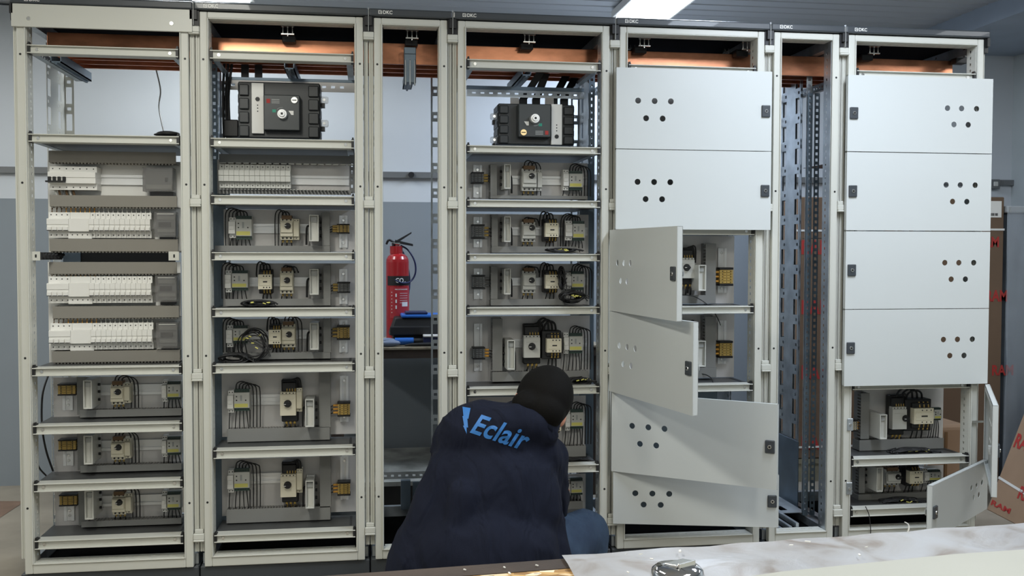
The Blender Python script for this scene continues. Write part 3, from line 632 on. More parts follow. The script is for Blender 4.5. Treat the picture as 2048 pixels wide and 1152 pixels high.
relay(1, 'third', 'A', (220, 822, 258, 955), (258, 826, 350, 930), zt_(d), -1); contactor(1, 'third', 'A', (477, 848, 550, 935), zd=zt_(d))
starter(1, 'third', 'A', (552, 815, 638, 957), (600, 877), zd=zt_(d), loop=.035); connector(1, 'third', 'A', (727, 805, 780, 970)); terminal(1, 'third', 'A', (890, 822, 970, 910), 'ochre', -1, (905, 790, 955, 985), 'ochre', word='clear-covered yellow')
plate(1, 'B', 170, 68, 888, 402); d = duct(1, 'B', (688, 66, 750, 360), (198, 362, 746, 432)); rail(1, 'B', 200, 185, 500, 240)
relay(1, 'fourth', 'B', (200, 166, 232, 284), (232, 160, 318, 272), zt_(d), 1); starter(1, 'fourth', 'B', (480, 172, 565, 297), (520, 235), (566, 152, 598, 278), big=True, zd=zt_(d))
connector(1, 'fourth', 'B', (614, 210, 662, 358), Y=.075); terminal(1, 'fourth', 'B', (786, 225, 855, 302), 'ochre', -1, (800, 85, 845, 330))
plate(1, 'B', 170, 520, 888, 820); d = duct(1, 'B', (692, 514, 752, 787), (194, 789, 749, 862)); rail(1, 'B', 200, 605, 500, 660)
relay(1, 'fifth', 'B', (200, 592, 232, 712), (232, 584, 318, 700), zt_(d), 1); starter(1, 'fifth', 'B', (482, 612, 566, 732), (520, 670), (567, 585, 600, 712), big=True, zd=zt_(d))
connector(1, 'fifth', 'B', (616, 645, 662, 793), Y=.075); terminal(1, 'fifth', 'B', (786, 650, 856, 724), 'ochre', -1, (802, 514, 845, 745))
# --- fourth cabinet ---------------------------------------------------------
plate(3, 'C', 146, 935, 850, 1150); d = duct(3, 'C', (290, 945, 328, 1126), (290, 1126, 850, 1146)); rail(3, 'C', 400, 1015, 850, 1065)
terminal(3, 'first', 'C', (182, 990, 254, 1056), 'tgrey', 1, (192, 950, 242, 1138), 'ochre'); connector(3, 'first', 'C', (370, 945, 408, 1088), mirror=True)
starter(3, 'first', 'C', (475, 968, 560, 1098), (530, 1012), (561, 975, 590, 1098), grey=True, zd=zt_(d), loop=.035); relay(3, 'first', 'C', (712, 975, 744, 1095), (745, 985, 826, 1092), zt_(d), 1)
plate(3, 'D', 146, 140, 855, 365); d = duct(3, 'D', (298, 140, 334, 325), (298, 325, 780, 362)); rail(3, 'D', 400, 215, 850, 262)
terminal(3, 'second', 'D', (184, 197, 258, 281), 'tgrey', 1, (193, 155, 243, 330), 'ochre'); connector(3, 'second', 'D', (370, 152, 408, 300), mirror=True)
starter(3, 'second', 'D', (475, 182, 553, 298), (532, 217), grey=True, zd=zt_(d)); contactor(3, 'second', 'D', (607, 190, 683, 270), zd=zt_(d)); relay(3, 'second', 'D', (724, 176, 764, 290), (765, 180, 838, 290), zt_(d), -1)
plate(3, 'D', 146, 425, 860, 665); d = duct(3, 'D', (293, 440, 332, 628), (293, 628, 720, 664)); rail(3, 'D', 400, 505, 850, 550)
terminal(3, 'third', 'D', (186, 490, 260, 571), 'tgrey', 1, (195, 452, 245, 628), 'tgrey'); connector(3, 'third', 'D', (370, 452, 408, 602), mirror=True)
starter(3, 'third', 'D', (477, 464, 554, 594), (530, 520), grey=True, zd=zt_(d)); contactor(3, 'third', 'D', (608, 488, 685, 568), zd=zt_(d)); relay(3, 'third', 'D', (722, 476, 758, 570), (758, 470, 835, 575), zt_(d), 1)
plate(3, 'D', 146, 725, 862, 1098); d = duct(3, 'D', (302, 740, 360, 1043), (302, 1043, 855, 1100)); rail(3, 'D', 425, 855, 850, 905)
terminal(3, 'fourth', 'D', (188, 905, 260, 976), 'tgrey', 1, (196, 770, 243, 1042)); connector(3, 'fourth', 'D', (388, 865, 432, 1036), mirror=True, Y=.075)
starter(3, 'fourth', 'D', (483, 838, 577, 966), (532, 902), big=True, grey=True, zd=zt_(d)); contactor(3, 'fourth', 'D', (616, 856, 700, 936), big=True, zd=zt_(d)); relay(3, 'fourth', 'D', (715, 824, 744, 945), (745, 828, 826, 940), zt_(d), 1)
plate(3, 'K', 525, 195, 1150, 545); d = duct(3, 'K', None, (780, 462, 1152, 520)); rail(3, 'K', 800, 290, 1145, 335)
relay(3, 'fifth', 'K', (1044, 264, 1070, 380), (1072, 268, 1143, 368), zt_(d), 1); contactor(3, 'fifth', 'K', (950, 315, 1020, 378), zd=zt_(d))
plate(3, 'K', 525, 615, 1150, 840); d = duct(3, 'K', None, (780, 758, 1135, 800)); rail(3, 'K', 800, 665, 1135, 705); relay(3, 'sixth', 'K', (1044, 640, 1070, 745), (1072, 636, 1140, 722), zt_(d), 0)
# --- first cabinet, lower rows ------------------------------------------------
for k, (row, yo, xo) in enumerate((('first', 0, 0), ('second', 296, 3), ('third', 590, 8))):
    y1_ = yo+ (300 if k < 2 else 285)
    plate(0, 'G', 285+xo, 88+yo, 970, y1_); d = duct(0, 'G', None, (425+xo, 262+yo, 968, 302+yo-(k*4))); rail(0, 'G', 500, 130+yo, 965, 185+yo)
    q = R('G', 410+xo, 90+yo, 480+xo, 262+yo, .16); M().box(q[0], .16, q[2]-.02, q[1]-.012, .162, q[3]).build('wiring_duct', 'duct', CAB[0])
    terminal(0, row, 'G', (306+xo, 128+yo, 404+xo, 190+yo), 'ochre', 1, (333+xo, 190+yo, 388+xo, 268+yo), 'black'); connector(0, row, 'G', (443+xo, 108+yo, 490+xo, 262+yo), Y=.07)
    starter(0, row, 'G', (586+xo, 130+yo, 658+xo, 242+yo), (627+xo, 172+yo), (659+xo, 126+yo, 692+xo, 232+yo), zd=zt_(d), loop=.055); relay(0, row, 'G', (863, 112+yo, 888, 225+yo), (888, 118+yo, 962, 212+yo), zt_(d), 0)
# --- fifth cabinet --------------------------------------------------------------
plate(4, 'E', 90, 165, 858, 600); d = duct(4, 'E', (676, 215, 742, 545), (200, 545, 741, 600)); rail(4, 'E', 300, 350, 620, 400)
starter(4, 'first', 'E', (512, 306, 606, 437), (560, 368), big=True, grey=True, zd=zt_(d)); connector(4, 'first', 'E', (632, 352, 680, 518), Y=.075); terminal(4, 'first', 'E', (765, 368, 853, 486), 'ochre', -1, (755, 245, 810, 530))
plate(4, 'E', 90, 668, 858, 1075); d = duct(4, 'E', (672, 680, 742, 1008), (300, 1010, 745, 1075)); rail(4, 'E', 300, 850, 620, 900)
connector(4, 'second', 'E', (627, 838, 678, 1004), Y=.075); terminal(4, 'second', 'E', (765, 838, 850, 948), 'ochre', -1, (755, 708, 808, 985)); starter(4, 'second', 'E', (500, 790, 600, 925), (550, 860), big=True, grey=True, zd=zt_(d))
# --- seventh cabinet ------------------------------------------------------------
plate(6, 'F', 136, 105, 632, 445); d = duct(6, 'F', (172, 130, 220, 386), (165, 386, 636, 446))
connector(6, 'first', 'F', (280, 250, 320, 388), Y=.06, mirror=True); starter(6, 'first', 'F', (350, 208, 430, 332), (428, 272), big=True, grey=True, zd=zt_(d)); contactor(6, 'first', 'F', (471, 215, 580, 302), big=True, zd=zt_(d)); relay(6, 'first', 'F', (570, 225, 585, 285), (586, 215, 632, 282), zt_(d), 0)
terminal(6, 'first', 'F', (112, 280, 156, 345), 'cream', 1, None)
plate(6, 'F', 136, 540, 632, 722); d = duct(6, 'F', (162, 545, 196, 688), (160, 688, 636, 722)); rail(6, 'F', 200, 585, 620, 615)
connector(6, 'second', 'F', (262, 545, 297, 682), Y=.07, mirror=True); starter(6, 'second', 'F', (318, 562, 400, 650), (385, 600), grey=True, zd=zt_(d)); contactor(6, 'second', 'F', (447, 566, 520, 636), zd=zt_(d)); relay(6, 'second', 'F', (530, 556, 556, 635), (557, 565, 628, 625), zt_(d), 0)
# plates behind the doors; lowest pair added, dark colour stands for interior shade
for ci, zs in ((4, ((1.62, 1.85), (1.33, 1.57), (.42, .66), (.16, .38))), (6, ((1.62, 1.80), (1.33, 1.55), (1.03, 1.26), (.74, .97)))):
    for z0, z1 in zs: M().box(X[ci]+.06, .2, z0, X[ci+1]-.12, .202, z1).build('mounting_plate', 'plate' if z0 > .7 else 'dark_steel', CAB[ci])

# --- breaker rows of the first cabinet ------------------------------------------
for y0, y1, a_, b_ in ((303, 326, 97, 352), (391, 414, 99, 354), (478, 503, 99, 356), (524, 548, 98, 354), (612, 636, 105, 358), (701, 724, 104, 360)):
    x0, x1, z0, z1 = R('N', a_, y0, b_, y1, .13); o = M().box(x0, .13, z0, x1, .132, z1).box(x0, .132, z0, x1, .2, z0+.002).box(x0, .132, z0, x0+.002, .2, z1).build('wiring_duct', 'duct_warm', CAB[0], bevel=.0008)
    m = M(); x = x0+.004
    while x < x1-.01: m.box(x, .134, z1-.004, x+.0065, .198, z1-.0025).box(x, .134, z0-.004, x+.0065, .16, z0); x += .0115
    m.build('duct_teeth', 'duct_warm', o, kind='stuff')
M().box(*(lambda r: (r[0], .2, r[2], r[1], .202, r[3]))(R('N', 97, 322, 362, 505, .2))).build('mounting_plate', 'white', CAB[0])
M().box(*(lambda r: (r[0], .2, r[2], r[1], .202, r[3]))(R('N', 97, 524, 362, 726, .2))).build('mounting_plate', 'white', CAB[0])
r_ = R('N', 126, 502, 350, 526, .24); M().box(r_[0], .24, r_[2], r_[1], .25, r_[3]).build('rear_panel', 'black', CAB[0])
r_ = R('N', 126, 504, 161, 524, .23); M().box(r_[0], .23, r_[2], r_[1], .235, r_[3]).build('bracket', 'dark_steel', CAB[0])
for px0, px1 in ((60, 80), (337, 358)):
    r_ = R('N', px0, 503, px1, 521, .03); m = M().box(r_[0], .03, r_[2], r_[1], .034, r_[3]); m.mat(1).box(r_[0]+.016, .0292, r_[2]+.010, r_[0]+.022, .0298, r_[3]-.010); m.build('bracket', ['paint', 'black'], CAB[0], bevel=.001)
m = M()
for k in range(12):
    q = P(82+k*3.6, 512, .05+.012*k); m.cyl((q.x, q.y, q.z-.013), (q.x, q.y, q.z+.013), .005, n=8)
    m.tube([(q.x, q.y, q.z), (q.x+.008, q.y+.01, q.z+(.006 if k % 2 else -.006))], .006, 6, 2)
tag(m.build('cable_chain', 'rubber'), 'short black cable bundle on a bracket between breaker rows of leftmost cabinet', 'cable')
ROWS = [(425, 476, 97, 303, 'first'), (552.5, 606, 97, 305, 'second'), (646, 699, 101, 307, 'third')]
NUM = ['first', 'second', 'third', 'fourth', 'fifth', 'sixth', 'seventh', 'eighth', 'ninth', 'tenth', 'eleventh', 'twelfth', 'thirteenth', 'fourteenth']
def breaker_parts(t, x0, x1, z0, z1, Y, poles, mt='white', tog='black', toggles=True, hold=True):
    h = z1-z0; g = .0003
    m = M().box(x0+g, Y+.020, z0, x1-g, .195, z1).box(x0+g, Y, z0+h*.27, x1-g, Y+.020, z1-h*.25)
    if hold: m.box(x0+g, Y-.003, z0+h*.52, x1-g, Y, z1-h*.27)
    m.mat(1); dots(m, x0, x1, z1-h*.10, Y+.0197, poles, .0022); dots(m, x0, x1, z0+h*.11, Y+.0197, poles, .0022)
    m.build('body', [mt, 'black'], t, bevel=.0004)
    if toggles:
        m = M(); 
        for k in range(poles):
            a = x0+(x1-x0)*(k+.12)/poles; b = x0+(x1-x0)*(k+.88)/poles
            m.mat(0).box(a, Y-.008, z0+h*.30, b, Y+.001, z0+h*.42); m.mat(1).box(a, Y-.009, z0+h*.275, b, Y, z0+h*.30)
        m.build('toggle', [mt, tog], t)
for y0, y1, pa, pb, row in ROWS:
    Y = .12; x0, x1, z0, z1 = R('N', pa, y0, pb, y1, Y+.02); wd = (x1-x0)
    rl = M().box(x0-.0, .19, (z0+z1)/2-.012, x1+.08, .192, (z0+z1)/2+.012).build('din_rail', 'alu', CAB[0])
    w4 = wd*(140-97)/206; wr_ = wd*(180-140)/206
    t = thing('circuit_breaker', 'wide white four-pole breaker at left end of %s white breaker row, leftmost cabinet' % row, 'circuit breaker', (x0+w4/2, .19, (z0+z1)/2), 'modular circuit breakers'); breaker_parts(t, x0, x0+w4, z0, z1, Y, 4)
    t = thing('residual_current_block', 'plain white block beside four-pole breaker, %s white breaker row, leftmost cabinet' % row, 'circuit breaker', (x0+w4+wr_/2, .19, (z0+z1)/2), 'modular circuit breakers')
    m = M(); a = x0+w4; b = a+wr_; h = z1-z0
    m.box(a+.0003, Y+.02, z0-.002, b-.0003, .195, z1).box(a+.0003, Y, z0+h*.25, b-.0003, Y+.02, z1-h*.25).box(a-.006, Y+.014, z0-.003, b+.006, Y+.021, z0+h*.2); m.mat(1); dots(m, a, b, z0+h*.12, Y+.0137, 4, .0022); m.build('body', ['white', 'black'], t, bevel=.0005)
    n = 12; s = (x1-b)/n
    for k in range(n):
        t = thing('circuit_breaker', 'narrow white breaker, %s from left in %s white breaker row, leftmost cabinet' % (NUM[k], row), 'circuit breaker', (b+s*(k+.5), .19, (z0+z1)/2), 'modular circuit breakers')
        breaker_parts(t, b+s*k, b+s*(k+1), z0, z1, Y, 1)
    # wires dropping from the duct above the row
    m = M()
    for k in range(22):
        xx = x0+wd*(k+.5)/22; m.mat(0 if k > 9 else (1 if k > 2 else 2)); m.tube([(xx, .155, z1-.005), (xx+.002, .15, z1+.012), (xx+.001, .165, z1+.03)], .0025, 6, 2)
    m.build('row_wires', ['lgrey', 'orange', 'brown'], CAB[0], kind='stuff')
    bx = R('N', pb+5, y0-1, pb+48, y1-2, .115)
    t = thing('meter_box', 'smoked clear meter cover at right end of %s white breaker row, leftmost cabinet' % row, 'meter', ((bx[0]+bx[1])/2, .19, (bx[2]+bx[3])/2), 'smoked meter covers')
    hb_ = bx[3]-bx[2]; m = M().box(bx[0]+.004, .140, bx[2]+.006, bx[1]-.004, .19, bx[3]-.006); m.mat(1).box(bx[0]+.008, .136, bx[2]+hb_*.2, bx[1]-.008, .140, bx[2]+hb_*.32).box(bx[0]+.008, .136, bx[3]-hb_*.3, bx[1]-.008, .140, bx[3]-hb_*.16); m.mat(2).box(bx[0]+.012, .134, bx[2]+hb_*.42, bx[1]-.02, .140, bx[2]+hb_*.6)
    m.build('body', ['mgrey', 'lgrey', 'black'], t); 
    m = M().box(bx[0], .115, bx[2], bx[1], .118, bx[3]).box(bx[0], .118, bx[2], bx[0]+.002, .17, bx[3]).box(bx[1]-.002, .118, bx[2], bx[1], .17, bx[3]).box(bx[0], .118, bx[3]-.002, bx[1], .17, bx[3]); m.build('smoked_cover', 'smoke', t)
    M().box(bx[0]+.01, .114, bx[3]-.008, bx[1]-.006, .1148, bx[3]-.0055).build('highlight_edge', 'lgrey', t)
    M().box(bx[0]+.012, .15, bx[2]-.012, bx[1]-.014, .19, bx[2]).build('terminals', 'black', t)
x0, x1, z0, z1 = R('N', 99, 333, 194, 380, .135)
t = thing('main_switch', 'white four-pole main breaker with black joined toggles above the white breaker rows', 'circuit breaker', ((x0+x1)/2, .19, (z0+z1)/2))
breaker_parts(t, x0, x1, z0, z1, .115, 7, toggles=False); h = z1-z0; m = M()
for k in range(4): a = x0+.002+k*.0165; m.box(a, .105, z0+h*.36, a+.010, .115, z0+h*.54)
m.box(x0-.005, .100, z0+h*.30, x0+.062, .110, z0+h*.37); m.build('toggle_bar', 'black', t, bevel=.001)
m = M()
for k, c_ in enumerate((0, 1, 2, 1, 0, 1)): m.mat(c_); xx = x0+.012+k*.012; m.tube([(xx, .16, z0+.003), (xx+.004, .155, z0-.012), (xx+.006, .17, z0-.03)], .0042, 6, 3)
m.build('wires', ['lgrey', 'brown', 'tgrey'], t, kind='stuff')
rail(0, 'N', 190, 350, 330, 370)
bx = R('N', 285, 335, 345, 383, .115); t = thing('meter_box', 'wide smoked clear meter cover right of the main breaker, leftmost cabinet', 'meter', ((bx[0]+bx[1])/2, .19, (bx[2]+bx[3])/2), 'smoked meter covers')
hb_ = bx[3]-bx[2]; m = M().box(bx[0]+.004, .140, bx[2]+.006, bx[1]-.004, .19, bx[3]-.006); m.mat(1).box(bx[0]+.008, .136, bx[2]+hb_*.12, bx[1]-.008, .140, bx[2]+hb_*.3); m.mat(2).box(bx[1]-.03, .134, bx[2]+hb_*.42, bx[1]-.02, .140, bx[2]+hb_*.6)
m.build('body', ['mgrey', 'lgrey', 'black'], t)
M().box(bx[0], .115, bx[2], bx[1], .118, bx[3]).box(bx[0], .118, bx[2], bx[0]+.002, .18, bx[3]).box(bx[1]-.002, .118, bx[2], bx[1], .18, bx[3]).box(bx[0], .118, bx[3]-.002, bx[1], .18, bx[3]).build('smoked_cover', 'smoke', t)
M().box(bx[0]+.02, .14, bx[2]-.018, bx[1]-.002, .19, bx[2]).build('terminals', 'black', t)
# --- breaker row of the second cabinet -------------------------------------------
x0, x1, z0, z1 = R('J', 160, 903, 553, 1032, .135)
for k in range(14):
    s = (x1-x0)/14; t = thing('circuit_breaker', 'blank grey-white breaker, %s from left in single row under the black main breaker' % NUM[k], 'circuit breaker', (x0+s*(k+.5), .19, (z0+z1)/2), 'unwired modular breakers'); breaker_parts(t, x0+s*k, x0+s*(k+1), z0, z1, .115, 1, mt='lgrey', toggles=False)
r_ = R('J', 150, 880, 875, 1065, .2); M().box(r_[0], .2, r_[2], r_[1], .202, r_[3]).build('mounting_plate', 'plate', CAB[1])
rail(1, 'J', 165, 962, 872, 1012)
for y0, y1 in ((850, 895), (1040, 1066)):
    r_ = R('J', 160, y0, 885, y1, .15); o = M().box(r_[0], .15, r_[2], r_[1], .152, r_[3]).build('wiring_duct', 'duct' if y0 > 900 else 'tgrey', CAB[1]); m = M(); x = r_[0]+.004
    while x < r_[1]-.01: m.box(x, .12, r_[3]-.003, x+.007, .15, r_[3]-.001) if y0 > 900 else m.box(x, .152, r_[2]-.004, x+.02, .18, r_[2]); x += .0125 if y0 > 900 else .027
    m.build('duct_teeth', 'lgrey', o, kind='stuff')
r_ = R('J', 875, 850, 905, 1060, .16); m = M(); perf(m, (r_[0], .16, r_[2]), (0, 0, 1), (1, 0, 0), (0, 1, 0), r_[3]-r_[2], r_[1]-r_[0], .002, square_holes(r_[3]-r_[2], .026, .012, .006, .012)); m.build('wiring_duct', 'tgrey', CAB[1])

# --- large moulded-case breakers ---------------------------------------------------
def main_breaker(ci, c, body, grey, front, knob, lock, ribs, lugs, side, label, flip):
    x0, x1, z0, z1 = R(c, *body, .17); t = thing('moulded_case_breaker', label, 'circuit breaker', ((x0+x1)/2, .3, z0), 'black main breakers'); h = z1-z0
    m = M().box(x0, .17, z0, x1, .30, z1)
    for k in range(5):
        zz = z0+h*(k+.5)/5
        for a, b in ((x0-.002, x0+.012), (x1-.012, x1+.002)): m.box(a, .175, zz-h*.085, b, .295, zz+h*.085)
    for sx_ in (0, 1):
        a = x0+.004 if sx_ == 0 else x1-(x1-x0)*.14; b = x0+(x1-x0)*.13 if sx_ == 0 else x1-.004
        for k in range(4): zz = z0+h*(k+.06)/4.1; m.box(a, .160, zz, b, .172, zz+h*.20)
    m.build('case', 'mcb', t, bevel=.003)
    g = R(c, *grey, .155); m = M().box(g[0], .155, g[2], g[1], .17, g[3]); m.build('side_panel', 'white', t, bevel=.001)
    gm = (g[0]+g[1])/2; m = M(); zz = g[2]+(g[3]-g[2])*(.68 if not flip else .2); m.cyl((gm, .153, zz), (gm, .156, zz), .008, n=16)
    for k in range(3): zk = zz+(-.022-.011*k if not flip else .022+.011*k); m.cyl((gm, .1545, zk), (gm, .156, zk), .0025, n=8)
    m.build('indicator', 'black', t)
    f = R(c, *front, .135); M().box(f[0], .135, f[2], f[1], .17, f[3]).build('front_cover', 'mcb_front', t, bevel=.003)
    kx, kz = (lambda q: (q.x, q.z))(P(*cp(c, *knob), .12)); m = M().cyl((kx, .135, kz), (kx, .115, kz), .0185, .0165, 24).cyl((kx, .115, kz), (kx, .108, kz), .012, .010, 20); m.mat(1).box(kx-.004, .1075, kz-.004, kx+.004, .1085, kz+.004); m.build('rotary_shaft', ['alu', 'black'], t)
    lx, lz = (lambda q: (q.x, q.z))(P(*cp(c, *lock), .13)); m = M().cyl((lx, .136, lz), (lx, .130, lz), .0125, .0115, 20); m.mat(1).box(lx-.008, .1293, lz-.0015, lx+.008, .1301, lz+.0015); m.build('key_lock', ['brass' if flip else 'steel', 'black'], t)
    d = -1 if not flip else 1; m = M(); fw = f[1]-f[0]; fh = f[3]-f[2]; cx = (f[0]+f[1])/2
    px_, pz_ = (f[0]+fw*.08, f[3]-fh*.24) if not flip else (f[1]-fw*.18, f[2]+fh*.08)
    m.box(px_, .1343, pz_, px_+fw*.10, .1349, pz_+fh*.12); m.mat(1)
    for k in range(3): m.box(px_+(fw*.14 if not flip else -fw*.30), .1343, pz_+fh*.045*k, px_+(fw*.36 if not flip else -fw*.06), .1349, pz_+fh*.045*k+.0025)
    gx, gz = (kx-.030, kz+.012) if not flip else (kx+.022, kz-.022); m.mat(2).box(gx-.006, .1343, gz-.005, gx+.007, .1349, gz+.006)
    wx, wz = (kx+.030, kz+.008) if not flip else (kx-.032, kz-.016); m.mat(3).prism([(wx-.008, wz+.006), (wx+.002, wz-.009), (wx+.010, wz-.009), (wx+.010, wz+.006)][::1], .1343, .1349)
    arc = [(kx+(.026*math.cos(a_))*(-1 if not flip else 1), .1346, kz+.026*math.sin(a_)*(1 if not flip else -1)) for a_ in [.7+.12*q for q in range(9)]]; m.mat(1).tube(arc, .0012, 4, 1)
    m.build('printed_marks', ['card_red', 'mgrey', 'green_mark', 'white'], t)
    for i_, lg in enumerate(lugs):
        r = R(c, *lg, .20); m = M().box(r[0], .195, r[2], r[1], .215, r[3]); m.mat(1).cyl(((r[0]+r[1])/2, .193, (r[2]+r[3])/2), ((r[0]+r[1])/2, .197, (r[2]+r[3])/2), .005, n=10)
        m.build('terminal_shield', ['clear', 'steel'], t, bevel=.006, seg=2); zz = r[2]-.008 if not flip else r[2]-.010
        M().box(min(r[0], r[1])+(.0 if side > 0 else .010), .2, zz-.006, min(r[0], r[1])+.018, .23, zz+.010).build('lug', 'black', t)
    return t
mat('green_mark', (.02, .30, .20), .5)
main_breaker(1, 'J', (265, 452, 712, 757), (338, 455, 404, 732), (404, 520, 602, 715), (505, 625), (572, 549), None, [(712, 530, 760, 568), (712, 658, 760, 697)], 1, 'big black main breaker with silver knob, in the second cabinet', False)
main_breaker(3, 'C', (335, 600, 772, 833), (641, 600, 703, 833), (452, 598, 639, 790), (548, 682), (482, 762), None, [(290, 652, 334, 690), (290, 787, 334, 825)], -1, 'big black main breaker with brass lock, in the fourth cabinet above the worker', True)
# support rails and black insulated links
for ci, c, r, mt in ((3, 'C', (155, 500, 830, 520), 'dark_steel'), (1, 'J', (195, 430, 905, 445), 'dark_steel')):
    q = R(c, *r, .31); M().box(q[0], .31, q[2], q[1], .33, q[3]).build('support_rail', mt, CAB[ci])
q = R('C', 155, 522, 830, 562, .31); m = M(); perf(m, (q[0], .31, q[2]), (1, 0, 0), (0, 0, 1), (0, 1, 0), q[1]-q[0], q[3]-q[2], .002, square_holes(q[1]-q[0], .034, .015, (q[3]-q[2])*.4, (q[3]-q[2])*.65)); m.build('support_rail', 'galv', CAB[3])
q = R('J', 195, 447, 905, 500, .31); m = M(); perf(m, (q[0], .31, q[2]), (1, 0, 0), (0, 0, 1), (0, 1, 0), q[1]-q[0], q[3]-q[2], .002, square_holes(q[1]-q[0], .034, .015, (q[3]-q[2])*.4, (q[3]-q[2])*.65)); m.build('support_rail', 'plate', CAB[1])
q = R('C', 405, 562, 455, 600, .30); M().box(q[0], .30, q[2], q[1], .303, q[3]).build('support_bracket', 'plate', CAB[3]); q = R('C', 605, 562, 655, 600, .30); M().box(q[0], .30, q[2], q[1], .303, q[3]).build('support_bracket', 'plate', CAB[3])
for k, (xa_, xb_) in enumerate(((1046, 1082), (1072, 1092), (1107, 1132), (1128, 1150))):
    a = P(xa_, 205, .34); b = P(xb_, 158, .30+.04*k); m = M(); w = .016
    m.hexa([(a.x-w, .335, a.z-.03), (a.x+w, .335, a.z-.03), (a.x+w, .343, a.z-.03), (a.x-w, .343, a.z-.03), (a.x-w, .335, a.z+.012), (a.x+w, .335, a.z+.012), (a.x+w, .343, a.z+.012), (a.x-w, .343, a.z+.012)])
    m.hexa([(a.x-w, .335, a.z+.012), (a.x+w, .335, a.z+.012), (a.x+w, .343, a.z+.012), (a.x-w, .343, a.z+.012), (b.x-w, .30+.04*k, 1.93), (b.x+w, .30+.04*k, 1.93), (b.x+w, .308+.04*k, 1.93), (b.x-w, .308+.04*k, 1.93)])
    m.build('insulated_link', 'rubber', CAB[3])
for k, px in enumerate((490, 517)):
    a = P(px, 165, .33); M().box(a.x-.014, .33, 1.72, a.x+.014, .338, 1.93).build('insulated_link', 'rubber', CAB[1])
q = R('J', 185, 655, 265, 750, .25); M().box(q[0], .25, q[2], q[1], .33, q[3]).build('terminal_cover', 'black', CAB[1], bevel=.004)
m = M(); q = P(450, 180, .28)
for k in range(3): m.tube([(q.x-.004+.014*k, .30, 1.93), (q.x-.01+.01*k, .30, 1.80), (q.x-.006+.012*k, .29, 1.62)], .005, 8, 5)
m.build('cables', 'rubber', CAB[1])

# ------------------------------------------------------------------ doors
LETTER = None
def door(ci, hx, z0, z1, ang, hinge, holes=None, name="door", w=.600):
    """hinge 'L' or 'R'; ang = opening in degrees; outer face towards -y when closed"""
    t = CAB[ci]; o = wl(t); s = 1 if hinge == 'L' else -1; h = z1-z0; th = .018
    hs = []
    for u, v in holes or []: hs.append([(s*(u+.011*math.cos(k*math.pi/10)), v+.011*math.sin(k*math.pi/10)) for k in range(20)])
    out = [(0, 0), (s*w, 0), (s*w, h), (0, h)]
    vs, fs = curve_fill([out]+hs, .0016); m = M(); m.add([(x, -th+z, y) for x, y, z in vs], fs)
    xa, xb = (0, w) if s > 0 else (-w, 0)
    m.box(xa, -th, 0, xb, 0, .0016).box(xa, -th, h-.0016, xb, 0, h).box(xa, -th, 0, xa+.0016, 0, h).box(xb-.0016, -th, 0, xb, 0, h)
    m.box(xa, -.0016, 0, xa+.022, 0, h).box(xb-.022, -.0016, 0, xb, 0, h).box(xa, -.0016, 0, xb, 0, .02).box(xa, -.0016, h-.02, xb, 0, h)
    d = m.build('door', 'door_paint', t, local=True); d.location = (hx-o.x, -.008-o.y, z0-o.z); d.rotation_euler = (0, 0, -s*math.radians(ang))
    lx = s*(w-.024); lz = h*.5
    m = M().box(lx-.0165, -th-.008, lz-.0225, lx+.0165, -th+.001, lz+.0225); l = m.build('lock', 'cover', d, local=True, bevel=.003, seg=2)
    m = M().cyl((lx, -th-.0075, lz), (lx, -th-.0105, lz), .0075, .0065, 16); m.mat(1).cyl((lx, -th-.0106, lz), (lx, -th-.0112, lz), .004, n=8)
    m.mat(2).box(lx-.010, -th+.002, lz-.014, lx+.010, .010, lz+.014).box(lx-.004, .006, lz-.006, lx+s*.018, .009, lz+.006); m.build('lock_cylinder', ['steel', 'black', 'mgrey'], d, local=True)
    return d
HL = [(.082, .177), (.145, .177), (.207, .177), (.113, .113), (.176, .113)]
D5 = [(1.598, 1.895, 0), (1.3015, 1.5955, 0), (1.0, 1.299, 83.5), (.7, .9975, 78), (.402, .6975, 37), (.205, .3995, 13)]
for k, (z0, z1, a) in enumerate(D5): door(4, 2.1005, z0, z1, a, 'L', [(u, v*(z1-z0)/.297) for u, v in HL], w=.600+(.013 if k == 4 else .006 if k == 5 else 0))
HR = [(.190, .177), (.131, .177), (.068, .177), (.162, .113), (.102, .113)]
for k, (z0, z1, a) in enumerate([(1.603, 1.892, 0), (1.302, 1.6, 0), (1.0, 1.2985, 0), (.703, .9975, 0), (.385, .699, 58.6), (.205, .3995, 39)]): door(6, 3.6045, z0, z1, a, 'R', [(u, v*(z1-z0)/.297) for u, v in HR])
for z in (.55, .30):   # catch plates on the left frame edge for the open doors
    m = M().box(3.032, -.006, z-.024, 3.056, -.001, z+.024); m.mat(1).cyl((3.044, -.006, z), (3.044, -.010, z), .005, n=12); m.build('catch_plate', ['galv', 'steel'], CAB[6], bevel=.002)
    M().box(3.555, -.012, z-.004, 3.60, -.004, z+.004).build('hinge_pin', 'steel', CAB[6])

# sixth cabinet floor: rails running to the back and a slotted floor plate
for k in range(3):
    x = 2.80+.028*k; M().box(x, .06, .112+.012*k, x+.012, .56, .13+.012*k).build('floor_rail', 'galv', CAB[5])
m = M(); perf(m, (2.86, .22, .15), (0, 1, 0), (1, 0, 0), (0, 0, 1), .30, .11, .002, [(.04, .11, .02, .05), (.17, .24, .02, .05)]); m.build('floor_plate', 'galv', CAB[5])
M().box(2.984, .33, .14, 2.988, .56, .42).build('side_sheet', 'dark_steel', CAB[5])
M().box(2.745, .06, .104, 2.96, .56, .108).build('base_sheet', 'pit_black', CAB[5])
for x in (2.955, 2.985):
    m = M(); perf(m, (x, .215, .14), (0, 0, 1), (1, 0, 0), (0, 1, 0), 1.72, .022, .0015, square_holes(1.72, .025, .012, .006, .016)); m.build('cable_ladder_post', 'dark_steel', CAB[5])
